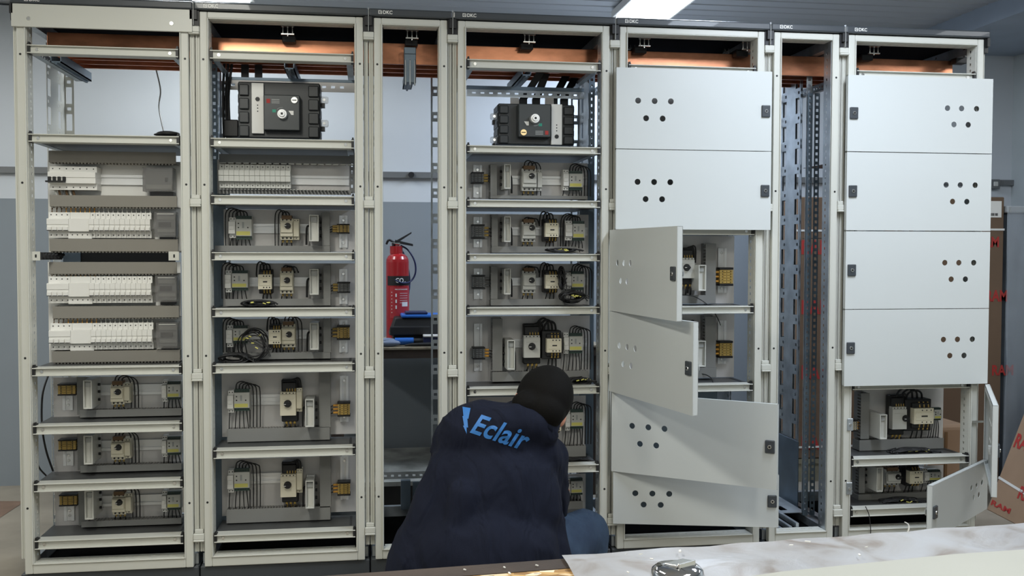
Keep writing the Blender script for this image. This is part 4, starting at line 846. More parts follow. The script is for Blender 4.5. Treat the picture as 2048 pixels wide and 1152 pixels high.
# third cabinet: low rear crossrail and bracket seen under the bench
m = M(); perf(m, (1.24, .57, .262), (1, 0, 0), (0, 0, 1), (0, 1, 0), .22, .03, .002, square_holes(.22, .03, .012, .01, .018)); m.build('crossrail', 'galv', CAB[2])
M().box(1.33, .54, .14, 1.37, .57, .26).box(1.38, .55, .14, 1.41, .57, .25).build('bracket', 'dark_steel', CAB[2])

# ------------------------------------------------------------------ loose cables on the trays
def bundle(ci, name, label, px, py, rx, rz, Y, n=14, r=.0022, flat=.35, seed=1, tips=True, spread=1.):
    rnd = random.Random(seed); c = P(px, py, Y); m = M()
    for k in range(n):
        a0 = rnd.uniform(0, 6.28); ex = rx*rnd.uniform(.7, 1.); ez = rz*rnd.uniform(.6, 1.); off = Vector((rnd.uniform(-.15, .15)*rx*spread, rnd.uniform(-.012, .012), rnd.uniform(-.1, .1)*rz)); pts = []
        for q in range(9):
            a = a0+q*.70; pts.append(c+off+Vector((ex*math.cos(a), .02*math.sin(a*1.3+k), ez*math.sin(a))))
        m.tube(pts, r, 6, 3)
    for k in range(4): m.tube([c+Vector((rx*.4*rnd.uniform(-1, 1), -.01, rz*.3)), c+Vector((rx*rnd.uniform(.8, 1.1), -.02, rz*rnd.uniform(-.3, .5))), c+Vector((rx*rnd.uniform(1.2, 1.5), -.03, rz*rnd.uniform(-1, .2)))], r*.8, 6, 4)
    m.mat(1)
    if tips:
        for k in range(5): q = c+Vector((rx*rnd.uniform(-.4, .7), -.026, rz*rnd.uniform(-.1, .6))); m.cyl(q, q+Vector((.010, -.002, rnd.uniform(-.006, .006))), .0022, n=6)
    tag(m.build(name, ['rubber', 'yellow']), label, 'cables', 'coiled black cables')
bundle(1, 'cable_coil', 'flat black cable coil lying in second motor row of the second cabinet', 515, 606, .055, .010, .10, 14, seed=3)
bundle(1, 'cable_coil', 'large looping black cable coil in third motor row of the second cabinet', 505, 690, .052, .062, .10, 7, .0022, seed=5)
bundle(1, 'cable_heap', 'dark cable heap at the left of third motor row, second cabinet', 470, 716, .055, .018, .10, 22, .0028, seed=6, tips=False)
bundle(3, 'cable_coil', 'flat black cable coil in second motor row of the fourth cabinet', 1122, 500, .055, .008, .10, 16, seed=8)
bundle(3, 'cable_coil', 'thick black cable ball hanging in third motor row of the fourth cabinet', 1142, 593, .044, .022, .09, 40, .003, seed=9)
bundle(3, 'cable_coil', 'vertical black cable loop beside the relay, third motor row of fourth cabinet', 1122, 555, .012, .045, .095, 10, .0026, seed=10, tips=False)
bundle(3, 'cable_coil', 'black cable coil with yellow tips behind the worker\'s head', 1158, 762, .048, .014, .08, 24, .0026, seed=11)
bundle(3, 'cable_coil', 'black cables in fifth motor row right of the worker\'s head', 1150, 920, .05, .010, .09, 12, .0024, seed=12, tips=False)
bundle(6, 'cable_coil', 'black cable coil with yellow tips on upper open shelf of rightmost cabinet', 1820, 902, .09, .012, .10, 26, .0028, seed=13)
bundle(6, 'cable_coil', 'black cable coil on lower open shelf of rightmost cabinet', 1800, 1002, .085, .012, .10, 26, .0028, seed=14)
def loose(name, label, pts, r=.0022, mt='rubber'):
    m = M().tube([P(x, y, Y) for x, y, Y in pts], r, 8, 8); return tag(m.build(name, mt), label, 'cable')
loose('cable', 'thin black cable on shelf tray behind third door of fifth cabinet', [(1360, 590, .12), (1385, 592, .1), (1402, 600, .08), (1415, 609, .07)], .0018)
loose('cable', 'thin black cable draped over bar behind fourth door of fifth cabinet', [(1375, 748, .15), (1405, 748, .14), (1421, 755, .1), (1427, 768, .06)], .0018)
loose('cable', 'thin black cable hanging in upper second motor row of fifth cabinet', [(1430, 627, .1), (1437, 640, .13), (1441, 650, .18)], .0018)
loose('cable', 'bent black cable at far left of the lowest rows, leftmost cabinet', [(96, 752, .20), (85, 790, .14), (84, 850, .13), (92, 900, .13), (106, 942, .16)], .0035)
loose('cable', 'short black cable curving near left post, lowest rows of leftmost cabinet', [(74, 925, .1), (80, 938, .12), (92, 951, .15)], .003)
loose('cable', 'grey cable hanging against the wall behind the leftmost cabinet', [(312, 138, .58), (321, 180, .60), (318, 215, .60), (327, 262, .50)], .003, 'mgrey')
loose('wire_offcut', 'thin dark wire hanging over the lowest bar of rightmost cabinet', [(1731, 1013, -.01), (1738, 1030, -.015), (1741, 1055, -.018), (1741, 1071, -.018)], .0018)
q = P(336, 268, .15); m = M(); m.ball(q, (.042, .03, .011)); m.ball(q+Vector((-.02, 0, -.003)), (.03, .025, .006)); tag(m.build('black_cloth', 'black'), 'small black lump lying on upper shelf of leftmost cabinet', 'cloth')

# ------------------------------------------------------------------ background: bench, extinguisher, tools
def tx(px, Y): return P(px, 600, Y).x
TZ = P(820, 694, 1.2).z; BZ = P(820, 717, 1.2).z
t = thing('back_workbench', 'dark wooden workbench against the wall behind the narrow third cabinet', 'workbench', (1.6, 1.5, 0))
M().box(1.0, 1.2, TZ-.014, 2.35, 1.80, TZ).build('tabletop', 'wood', t, bevel=.003); M().box(1.0, 1.205, BZ, 2.35, 1.235, TZ-.014).build('apron', 'dwood', t)
for x in (1.02, 2.28):
    for y in (1.23, 1.73): M().box(x, y, 0, x+.05, y+.05, TZ-.014).build('leg', 'dwood', t)
t = thing('stone_slab', 'pale stained slab lying low under the workbench behind the third cabinet', 'slab', (1.6, 1.4, .13)); M().box(1.05, .98, .135, 2.2, 1.78, .155).build('slab', 'slab', t); M().box(1.06, 1.0, 0, 2.19, 1.06, .135).box(1.06, 1.68, 0, 2.19, 1.74, .135).build('bearer', 'black', t)
ex = (P(772, 560, 1.5).x+P(818, 560, 1.5).x)/2; er = (P(818, 560, 1.5).x-P(772, 560, 1.5).x)/2; ey = 1.5
t = thing('fire_extinguisher', 'red fire extinguisher with black handle standing on the bench behind third cabinet', 'fire extinguisher', (ex, ey, TZ))
ztop = P(795, 507, 1.5).z; m = M().cyl((ex, ey, TZ), (ex, ey, ztop-er*.75), er, n=32)
prof = [(er, ztop-er*.75), (er*.97, ztop-er*.5), (er*.85, ztop-er*.25), (er*.65, ztop-er*.08), (er*.5, ztop)]
for (r0, z0), (r1, z1) in zip(prof, prof[1:]): m.cyl((ex, ey, z0), (ex, ey, z1), r0, r1, 32)
m.cyl((ex-.006, ey, ztop-.002), (ex-.006, ey, ztop+.038), er*.56, n=24); m.build('cylinder', 'red', t)
m = M().cyl((ex-.006, ey, ztop+.038), (ex-.006, ey, ztop+.062), .017, .014, 14).cyl((ex-.03, ey-.02, ztop+.055), (ex+.012, ey-.02, ztop+.050), .010, n=12); m.build('valve', 'steel', t)
zz = ztop+.06; m = M()
a = P(784, 488, 1.48); b = P(823, 465, 1.48); m.hexa([(a.x, 1.47, a.z-.012), (b.x, 1.475, b.z-.005), (b.x, 1.495, b.z-.005), (a.x, 1.50, a.z-.012), (a.x, 1.47, a.z+.006), (b.x, 1.475, b.z+.003), (b.x, 1.495, b.z+.003), (a.x, 1.50, a.z+.006)])
a = P(790, 482, 1.48); b = P(826, 490, 1.48); m.hexa([(a.x, 1.47, a.z-.010), (b.x, 1.475, b.z-.006), (b.x, 1.495, b.z-.006), (a.x, 1.50, a.z-.010), (a.x, 1.47, a.z+.006), (b.x, 1.475, b.z+.005), (b.x, 1.495, b.z+.005), (a.x, 1.50, a.z+.006)])
m.tube([P(790, 486, 1.48), P(778, 480, 1.47), P(773, 488, 1.48)], .006, 8, 4); m.build('handle', 'black', t, bevel=.002)
m = M().tube([P(801, 491, 1.5), P(816, 500, 1.5), P(829, 522, 1.5), P(831, 545, 1.5), P(822, 562, 1.49), P(806, 566, 1.44), P(790, 560, 1.43)], .0045, 8, 6).tube([P(800, 495, 1.5), P(812, 520, 1.53), P(819, 560, 1.52), P(816, 592, 1.5)], .0055, 8, 6); m.build('hose', 'navy', t)
def band(z0, z1, a0, a1, dr, mt, name, parent, n=14):
    m = M(); vs = []
    for k in range(n+1):
        a = math.radians(a0+(a1-a0)*k/n)
        for z in (z0, z1): vs.append((ex+(er+dr)*math.sin(a), ey-(er+dr)*math.cos(a), z))
    m.add(vs, [(2*k, 2*k+2, 2*k+3, 2*k+1) for k in range(n)], True); return m.build(name, mt, parent)
bz0, bz1 = P(790, 571, 1.45).z, P(790, 552, 1.45).z; bd_ = band(bz0, bz1, -60, 90, .0008, 'black', 'black_band', t)
def wrap_text(body, z, w, h, a_c, mt, parent, name):
    vs, fs = text_mesh(body, offset=.02); xs = [v[0] for v in vs]; ys = [v[1] for v in vs]; x0, x1, y0, y1 = min(xs), max(xs), min(ys), max(ys); out = []
    for v in vs:
        a = a_c+((v[0]-x0)/(x1-x0)-.5)*w/er; out.append((ex+(er+.0016)*math.sin(a), ey-(er+.0016)*math.cos(a), z+(v[1]-y0)/(y1-y0)*h))
    m = M(); m.add(out, fs); return m.build(name, mt, parent)
wrap_text('CO', bz0+.014, .040, .024, .15, 'white', bd_, 'lettering'); wrap_text('2', bz0+.008, .008, .013, .66, 'white', bd_, 'lettering')
lb = band(P(790, 636, 1.45).z, P(790, 574, 1.45).z, -42, 80, .0008, 'red_label', 'label_panel', t)
z = P(790, 580, 1.45).z
wrap_text('FIRE EXTINGUISHER', z, .07, .006, .35, 'strap', lb, 'lettering')
for k in range(5): wrap_text('------------', z-.018-.012*k, .045, .002, .55, 'strap', lb, 'lettering')
m = M()
for k in range(7): m.ball((ex-er*.52, ey-er*.86, z-.012-.017*k), .0028, 6, 4)
for k in range(3): a = -.15; m.box(ex+er*math.sin(a)-.004, ey-er*1.03, z-.035-.03*k, ex+er*math.sin(a)+.003, ey-er*1.0, z-.018-.03*k)
m.build('pictogram', 'strap', lb); band(P(790, 613, 1.45).z, P(790, 604, 1.45).z, 20, 55, .0016, 'strap', 'printed_square', lb)
band(P(790, 650, 1.45).z, P(790, 632, 1.45).z, -14, 80, .0012, 'strap', 'white_label', t)
def bxthing(name, label, cat, mats, parts, bevel=.003):
    zmin = min(min(p[1][2], p[1][5]) for p in parts); t = thing(name, label, cat, (parts[0][1][0], parts[0][1][1], zmin))
    for nm, a, mt in parts: M().box(*a).build(nm, mt, t, bevel=bevel, seg=2)
    return t
t = thing('tool_case', 'black tool case with blue lid on the bench behind third cabinet', 'tool case', (1.45, 1.35, TZ))
a = P(778, 690, 1.30); m = M().hexa([(a.x, 1.28, TZ+.05), (1.60, 1.28, TZ+.05), (1.60, 1.45, TZ+.05), (a.x, 1.45, TZ+.05), (a.x+.03, 1.30, TZ+.135), (1.60, 1.30, TZ+.135), (1.60, 1.45, TZ+.135), (a.x+.03, 1.45, TZ+.135)]); m.box(a.x+.004, 1.27, TZ+.05, 1.5, 1.285, TZ+.095).box(a.x+.02, 1.30, TZ, 1.60, 1.44, TZ+.05); m.build('body', 'black', t, bevel=.006, seg=2)
M().box(a.x+.06, 1.29, TZ+.135, 1.62, 1.45, TZ+.150).build('lid', 'blue', t, bevel=.004); M().box(a.x+.08, 1.30, TZ+.150, a.x+.19, 1.42, TZ+.163).build('handle', 'navy', t, bevel=.004)
q = P(846, 680, 1.25); bxthing('small_box', 'small navy and white box on the bench behind third cabinet', 'box', None, [('carton', (q.x, 1.22, TZ+.005, q.x+.12, 1.28, TZ+.045), 'navy'), ('flap', (q.x, 1.215, TZ+.045, q.x+.12, 1.27, TZ+.055), 'white'), ('foot', (q.x-.01, 1.21, TZ, q.x+.06, 1.26, TZ+.016), 'lgrey')])
t = thing('screwdriver', 'blue and black cylindrical tool lying on bench behind third cabinet', 'tool', (P(810, 680, 1.23).x, 1.24, TZ)); a = P(790, 681, 1.22); M().cyl((a.x, 1.24, TZ+.025), (a.x+.09, 1.24, TZ+.025), .017, n=16).build('grip', 'blue', t); M().cyl((a.x+.09, 1.24, TZ+.025), (a.x+.15, 1.24, TZ+.024), .014, n=16).build('head', 'black', t)
a = P(772, 688, 1.205); m = M(); m.ball((a.x+.015, 1.235, TZ+.018), (.06, .03, .018)); m.ball((a.x+.0, 1.24, TZ+.03), (.05, .025, .012)); tag(m.build('rag', 'blue_grey'), 'crumpled blue grey rag at left end of bench behind third cabinet', 'rag')
m = M().cyl((a.x+.12, 1.212, TZ+.010), (a.x+.28, 1.215, TZ+.012), .008, .011, 10).cyl((a.x+.09, 1.212, TZ+.008), (a.x+.12, 1.212, TZ+.010), .003, .006, 8); tag(m.build('pliers', 'black'), 'black handled pliers lying at front edge of bench behind third cabinet', 'pliers')

# ------------------------------------------------------------------ cardboard cartons on the right
def carton(label, x0, y0, z0, x1, y1, z1, texts=(), mt='card', rot=None, straps=(), group='tall brown cartons'):
    t = thing('carton', label, 'carton', ((x0+x1)/2, (y0+y1)/2, z0), group); o = Vector(t.location)
    m = M().box(x0, y0, z0, x1, y1, z1); m.build('box', mt, t, bevel=.004)
    for body, px_, pz_, w, h in texts: m = M(); put_text(m, body, px_, y0-.0015, pz_, w, h, offset=.03); m.build('red_print', 'card_red', t)
    for z in straps: M().box(x0-.002, y0-.003, z, x1+.002, y0-.001, z+.010).build('strap', 'strap', t)
    if rot: t.rotation_euler = rot
    return t
ct = P(1600, 394, 1.34).z
a = P(1592, 600, 1.33).x
def txt(px, py, w, h, Y): q = P(px, py, Y); return (q.x, q.z-h, w, h)
carton('tall brown carton seen through the narrow sixth cabinet', a, 1.33, .13, 3.80, 1.72, ct, [('RAM', *txt(1603, 480, .16, .075, 1.33)), ('RAM', *txt(1603, 600, .16, .075, 1.33)), ('RAM', *txt(1603, 730, .16, .075, 1.33)), ('RAM', *txt(1603, 872, .16, .075, 1.33))], straps=(P(1610, 463, 1.33).z, P(1610, 896, 1.33).z))
M_ = M().box(3.4, 1.36, 0, 4.35, 1.44, .12).box(3.4, 1.6, 0, 4.35, 1.68, .12).box(3.4, 1.34, .10, 4.35, 1.72, .125); tag(M_.build('pallet', 'pallet'), 'low pallet under the tall brown cartons by the back wall', 'pallet')
c2 = P(2007, 500, 1.1).x
m = carton('tall brown carton with white shipping label right of the rightmost cabinet', 3.9, 1.1, .0, c2, 1.32, P(1990, 394, 1.1).z, [('RAM', *txt(1972, 600-20, .12, .06, 1.1)), ('RAM', *txt(1955, 473, .12, .055, 1.1)), ('RAM', *txt(1984, 730, .12, .055, 1.1)), ('RAM', *txt(1840, 800, .12, .06, 1.1))], straps=(P(1990, 461, 1.1).z,))
q0 = P(1978, 402, 1.097); q1 = P(2007, 435, 1.097); sl = M().box(q0.x-.04, 1.0965, q1.z, q1.x-.012, 1.0985, q0.z).build('shipping_label', 'white', m)
mm = M(); 
for k in range(7): mm.box(q0.x+.005+k*.007, 1.0955, q1.z+.008, q0.x+.008+k*.007+(k % 3)*.0012, 1.096, q1.z+.022)
mm.build('barcode', 'black', sl)
b0 = P(1884, 862, .8); b1 = P(1928, 862, .8)
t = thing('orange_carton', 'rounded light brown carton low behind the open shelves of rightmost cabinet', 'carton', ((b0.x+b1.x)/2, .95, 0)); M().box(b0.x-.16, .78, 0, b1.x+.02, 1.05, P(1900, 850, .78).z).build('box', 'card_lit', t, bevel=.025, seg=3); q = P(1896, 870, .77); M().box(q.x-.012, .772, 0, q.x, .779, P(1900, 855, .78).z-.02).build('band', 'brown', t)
# leaning carton, bottom right
t = thing('carton', 'big brown carton leaning at the bottom right edge, tied with white strap', 'carton', (4.35, .25, 0), 'tall brown cartons')
A = P(1972, 1016, .55); A = PZ(1973, 1019, 0.0); B = PZ(2048, 1058, 0.0); Ct = P(2043, 838, A.y+.02)
ax = (B-A).normalized(); up = (Vector((Ct.x, Ct.y+.0, Ct.z))-A).normalized(); nn = ax.cross(up).normalized()
if nn.dot(CAM-A) < 0: nn = -nn
def lq(u, v, w=0): return A+ax*u+up*v+nn*w
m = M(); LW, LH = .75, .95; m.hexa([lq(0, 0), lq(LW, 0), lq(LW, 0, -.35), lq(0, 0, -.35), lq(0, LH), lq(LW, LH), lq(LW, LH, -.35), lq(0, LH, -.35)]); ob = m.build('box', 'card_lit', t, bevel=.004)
DL = (Vector(Ct)-A).length
m = M(); a_ = .34*DL; b_ = .22*DL; m.hexa([lq(-.001, a_, .002), lq(LW, b_, .002), lq(LW, b_, .001), lq(-.001, a_, .001), lq(-.001, a_+.012, .002), lq(LW, b_+.012, .002), lq(LW, b_+.012, .001), lq(-.001, a_+.012, .001)]); m.build('strap', 'strap', t)
def lean_text(body, u, v, w, h):
    vs, fs = text_mesh(body, offset=.03); xs = [q[0] for q in vs]; ys = [q[1] for q in vs]; a_, b_, c_, d_ = min(xs), max(xs), min(ys), max(ys); m = M()
    m.add([lq(u+(q[0]-a_)/(b_-a_)*w, v+(q[1]-c_)/(d_-c_)*h, .002) for q in vs], fs); m.build('red_print', 'card_red', t)
lean_text('RAM', .02, .70*DL, .17, .07); lean_text('RAM', .02, .03, .17, .025); lean_text('RAM', .20, .24*DL, .16, .06)
# film wrapped grey unit at the far right
fx = P(2013, 500, 1.08).x; t = thing('wrapped_unit', 'tall grey unit wrapped in clear plastic film at far right edge', 'wrapped cabinet', (fx+.3, 1.3, 0)); ftz = P(2030, 412, 1.08).z
M().box(fx+.02, 1.10, 0, RW-.02, 1.50, ftz-.03).build('grey_body', 'unit_grey', t, bevel=.01)
M().box(fx+.002, 1.08, ftz-.035, RW-.02, 1.52, ftz).build('top_plate', 'mgrey', t, bevel=.005)
m = M(); n = 26; vs = []
for j in range(12):
    for k in range(n+1):
        u = k/n; x = fx-.012+(RW-.03-fx)*u; vs.append((x+.014+.010*noise.noise((k*.7, j*.5, 1)), 1.075+.022*noise.noise((k*.9, j*.35, 4)), (ftz+.0)*(j/11)))
m.add(vs, [(j*(n+1)+k, j*(n+1)+k+1, (j+1)*(n+1)+k+1, (j+1)*(n+1)+k) for j in range(11) for k in range(n)], True); m.build('plastic_film', 'film', t)

# ------------------------------------------------------------------ foreground bench
BT = .797
E0 = PZ(775, 1150, BT); E1 = PZ(1128, 1122, BT); E2 = PZ(2048, 1058, BT)
e = (E2-E0); e.z = 0; e.normalize(); nb = Vector((e.y, -e.x, 0))
def bq(u, v, z): p = E0+e*u+nb*v; return (p.x, p.y, z)
um = (E1-E0).dot(e)
t = thing('front_workbench', 'workbench in the foreground with a chipboard top and dark edge', 'workbench', (E1.x, E1.y-.4, 0))
def slab(mb, u0, u1, v0, v1, z0, z1): mb.hexa([bq(u0, v0, z0), bq(u0, v1, z0), bq(u1, v1, z0), bq(u1, v0, z0), bq(u0, v0, z1), bq(u0, v1, z1), bq(u1, v1, z1), bq(u1, v0, z1)]); return mb
slab(M(), -1.0, 1.7, .028, 1.0, BT-.03, BT).build('chipboard_top', 'osb', t)
slab(M(), -1.0, 1.7, -.012, .028, BT-.05, BT+.001).build('edge_strip', 'dwood', t)
for u in (-.9, 1.6):
    for v in (.04, .92): slab(M(), u, u+.06, v, v+.06, 0, BT-.05).build('leg', 'dwood', t)
# plastic sheeting over the right part of the bench
m = M(); nu, nv = 60, 26; vs = []
for j in range(nv+1):
    for k in range(nu+1):
        u = um+(1.7-um)*k/nu; v = -.016+1.0*j/nv; p = bq(u-.003*j*(1 if k == 0 else 0), v, BT+.004+.0035*noise.noise((u*14, v*14, 2)))
        vs.append(p)
m.add(vs, [(j*(nu+1)+k, (j+1)*(nu+1)+k, (j+1)*(nu+1)+k+1, j*(nu+1)+k+1) for j in range(nv) for k in range(nu)], True)
sh = m.build('plastic_sheet', 'sheet'); tag(sh, 'crinkled whitish plastic sheet spread over the foreground bench', 'plastic sheet')
# cream board lying on the sheet
q = [PZ(1500, 1152, BT+.016), PZ(1563, 1143, BT+.016), PZ(1910, 1108, BT+.016), PZ(2060, 1098, BT+.016), PZ(2120, 1250, BT+.016), PZ(1480, 1250, BT+.016)]
m = M(); n = len(q); m.add([(p.x, p.y, BT+.016) for p in q]+[(p.x, p.y, BT+.009) for p in q], [tuple(range(n-1, -1, -1)), tuple(range(n, 2*n))]+[(i, (i+1) % n, n+(i+1) % n, n+i) for i in range(n)])
tag(m.build('cream_panel', 'cream_board'), 'cream coloured flat panel at the bottom right of the foreground bench', 'panel')
# chrome tape measure
c0 = PZ(1304, 1142, BT+.04); c1 = PZ(1410, 1142, BT+.04); tw = (c1-c0).length; cx = (c0.x+c1.x)/2; cy = (c0.y+c1.y)/2+.004
t = thing('tape_measure', 'shiny chrome tape measure on the foreground bench', 'tape measure', (cx, cy, BT+.008))
def rr(w, d, r, z, n=6):
    o = []
    for sx, sy, a0 in ((1, 1, 0), (-1, 1, 90), (-1, -1, 180), (1, -1, 270)):
        for k in range(n+1): a = math.radians(a0+90*k/n); o.append((cx+sx*(w/2-r)+r*math.cos(a), cy+sy*(d/2-r)+r*math.sin(a), z))
    return o
rings = [rr(tw, tw*.92, .026, BT+.008), rr(tw, tw*.92, .026, BT+.034), rr(tw*.95, tw*.86, .025, BT+.041), rr(tw*.82, tw*.72, .022, BT+.045), rr(tw*.55, tw*.48, .018, BT+.0462), rr(tw*.2, tw*.2, .008, BT+.0466)]
m = M(); n = len(rings[0]); vs = [p for r in rings for p in r]; m.add(vs, [(j*n+k, j*n+(k+1) % n, (j+1)*n+(k+1) % n, (j+1)*n+k) for j in range(5) for k in range(n)]+[tuple(range(5*n, 6*n))], True); m.build('case', 'chrome', t)
rz = Matrix.Translation((cx+.004, cy+.002, BT+.0475)) @ Matrix.Rotation(.5, 4, 'Z') @ Matrix.Rotation(-.12, 4, 'X'); m = M().xbox(rz, -.016, -.009, -.002, .016, .011, .0015).xbox(rz, -.014, -.0125, -.003, .014, -.009, .003); m.build('clip', 'steel', t, bevel=.0008)
m = M().box(cx+tw*.48, cy-.022, BT+.012, cx+tw*.52, cy-.004, BT+.024); m.build('tape_slot', 'black', t)
# plastic swarf
def swarf(label, pts, r=.0018, z=None):
    m = M().tube(pts, (r, r*.4), 6, 5); tag(m.build('plastic_shaving', 'strap'), label, 'shaving', 'plastic shavings on the bench')
q = PZ(1811, 1072, BT); y_ = q.y+.012
swarf('long curled white plastic shaving standing at the back edge of foreground bench', [P(1805, 1080, y_), P(1814, 1068, y_), P(1818, 1056, y_), P(1816, 1048, y_), P(1809, 1044, y_)], .0016)
q = PZ(1250, 1114, BT); swarf('tiny white plastic curl at the bench edge left of the tape measure', [P(1249, 1115, q.y), P(1250, 1109, q.y), P(1254, 1107, q.y)], .0008)
q = PZ(1385, 1103, BT); swarf('tiny white plastic chip at the bench edge behind the tape measure', [P(1384, 1104, q.y), P(1385, 1101, q.y), P(1386, 1100, q.y)], .0010)
m = M(); rnd = random.Random(4)
for k in range(38):
    u = rnd.uniform(um-.15, 1.15); v = rnd.uniform(.0, .22); p = Vector(bq(u, v, BT+(.011 if u > um+.01 else .003))); s = rnd.uniform(.0010, .0026)
    m.xbox(Matrix.Translation(p) @ Matrix.Rotation(rnd.uniform(0, 3), 4, 'Z') @ Matrix.Rotation(rnd.uniform(-.3, .3), 4, 'X'), -s*1.6, -s*.6, -.0006, s*1.6, s*.6, .0006)
o = tag(m.build('plastic_chips', 'white'), 'small white plastic chips scattered over the foreground bench', 'debris'); o['kind'] = 'stuff'

# ------------------------------------------------------------------ the crouching worker
person = thing('person', 'person in navy work jacket and jeans crouching in front of the fourth cabinet', 'person', (1.62, -.6, 0))
def blob(name, mb, voxel, mt, parent, it=6, cloth=0., fac=.6):
    me = bpy.data.meshes.new(name); me.from_pydata([tuple(v) for v in mb.v], [], mb.f); o = bpy.data.objects.new(name, me); COL.objects.link(o)
    r = o.modifiers.new('r', 'REMESH'); r.mode = 'VOXEL'; r.voxel_size = voxel
    s = o.modifiers.new('s', 'SMOOTH'); s.factor = fac; s.iterations = it
    bpy.context.view_layer.update(); ev = o.evaluated_get(bpy.context.evaluated_depsgraph_get()); m2 = bpy.data.meshes.new_from_object(ev); o.modifiers.clear(); o.data = m2; bpy.data.meshes.remove(me)
    if cloth:
        for v in m2.vertices:
            p = v.co; n_ = noise.noise((p.x*9+p.z*4, p.y*7, p.z*6-p.x*5)); n2 = noise.noise((p.x*22, p.y*20, p.z*14-p.x*12)); n3 = 1-abs(noise.noise((p.x*7+p.z*9, p.y*4, p.z*3-p.x*4)))*2; v.co = p+v.normal*(cloth*.7*n_+cloth*.3*n2+cloth*.55*max(0, n3)**3)
    off = wl(parent)
    for v in m2.vertices: v.co -= off
    m2.materials.clear(); m2.materials.append(MT[mt]); m2.polygons.foreach_set('use_smooth', [True]*len(m2.polygons)); m2.update(); o.parent = parent; return o
def q3(px, py, Y): return P(px, py, Y)
HD = q3(1083, 808, -.60)
rotH = Matrix.Rotation(math.radians(24), 3, 'Y') @ Matrix.Rotation(math.radians(-38), 3, 'X')
neck = q3(1050, 838, -.66); shL = q3(912, 868, -.56); shR = q3(1090, 915, -.56)
elL = q3(885, 985, -.36); haL = q3(1010, 905, -.09); elR = q3(1096, 1030, -.47); haR = q3(1120, 985, -.10)
pel = q3(985, 1120, -.72); hipL = q3(925, 1140, -.70); hipR = q3(1050, 1130, -.68)
knL = q3(905, 1075, -.33); knR = q3(1168, 1070, -.44); anL = Vector((knL.x+.02, -.42, .09)); anR = Vector((knR.x-.02, -.50, .09))
# body
m = M(); m.ball(HD, (.076, .095, .105), 24, 16, rotH); m.ball(HD+rotH @ Vector((0, .045, -.045)), (.055, .055, .065), 20, 12, rotH)
jaw = HD+rotH @ Vector((0, .05, -.085)); m.ball(jaw, (.04, .045, .035), 16, 10, rotH)
m.ball(HD+rotH @ Vector((0, .108, -.02)), (.012, .018, .024), 10, 8, rotH)                          # nose
for sx in (-1, 1):
    m.ball(HD+rotH @ Vector((sx*.079, .005, -.018)), (.010, .020, .031), 12, 8, rotH)                # ears
    m.ball(HD+rotH @ Vector((sx*.030, .083, .006)), (.014, .011, .010), 10, 8, rotH)
m.ball(HD+rotH @ Vector((0, .098, -.060)), (.024, .010, .007), 10, 6, rotH)
m.cap(neck+Vector((-.03, .0, -.05)), HD+rotH @ Vector((0, -.01, -.06)), .052, .050)
chest = q3(1000, 935, -.60); m.cap(pel, chest, .10, .11); m.cap(shL, shR, .05, .05); m.cap(chest, neck, .10, .06)
for s_, el, ha in ((shL, elL, haL), (shR, elR, haR)): m.cap(s_, el, .046, .038); m.cap(el, ha, .037, .025)
for h_, k_, a_ in ((hipL, knL, anL), (hipR, knR, anR)): m.cap(h_, k_, .075, .055); m.cap(k_, a_, .053, .036); m.cap(a_, a_+Vector((0, .15, -.045)), .034, .03)
def hand(m, base, fwd, upv, side):
    fwd = fwd.normalized(); rt = fwd.cross(upv).normalized()*side; upv = rt.cross(fwd).normalized()*side
    pc = base+fwd*.045; mt3 = Matrix((rt, fwd, upv)).transposed(); m.ball(pc, (.042, .05, .016), 16, 10, mt3)
    for k, (u, ln) in enumerate(((-.030, .068), (-.010, .078), (.010, .073), (.029, .058))):
        a = pc+rt*u+fwd*.035; b = a+fwd*ln*.5-upv*.006; c = b+fwd*ln*.28-upv*ln*.30; d = c+fwd*ln*.02-upv*ln*.32
        m.cap(a, b, .0095, .009); m.cap(b, c, .009, .008); m.cap(c, d, .008, .0068)
    a = pc-rt*.034-fwd*.02; b = a-rt*.022+fwd*.028-upv*.006; c = b+fwd*.026+rt*.004-upv*.014; m.cap(a, b, .0125, .011); m.cap(b, c, .0105, .0085)
m.ball(q3(1101, 842, -.615), (.028, .03, .028), 16, 10); m.ball(q3(1111, 840, -.635), (.010, .012, .022), 12, 8, Matrix.Rotation(.5, 3, 'Y'))
hand(m, haR, Vector((.1, 1, -.1)), Vector((0, .1, 1)), 1); hand(m, haL, Vector((.3, 1, .0)), Vector((0, .1, 1)), -1)
blob('body', m, .0065, 'skin', person, 5)
# eyes
m = M()
for sx in (-1, 1): m.ball(HD+rotH @ Vector((sx*.030, .092, .006)), (.010, .006, .005), 10, 6, rotH)
m.build('eyes', 'white', person)
# hair: shell over the back and top of the skull
m = M(); m.ball(HD+rotH @ Vector((0, -.014, .016)), (.086, .098, .106), 28, 18, rotH); m.ball(HD+rotH @ Vector((0, -.042, -.045)), (.066, .060, .058), 22, 14, rotH); m.ball(q3(1052, 808, -.665), (.046, .045, .040), 18, 12); m.ball(HD+rotH @ Vector((0, .045, .062)), (.066, .055, .050), 20, 12, rotH)
m.ball(q3(1094, 812, -.59), (.050, .05, .046), 18, 12); m.ball(q3(1070, 815, -.64), (.055, .05, .05), 18, 12)
blob('hair', m, .007, 'hair', person, 4, .0025)
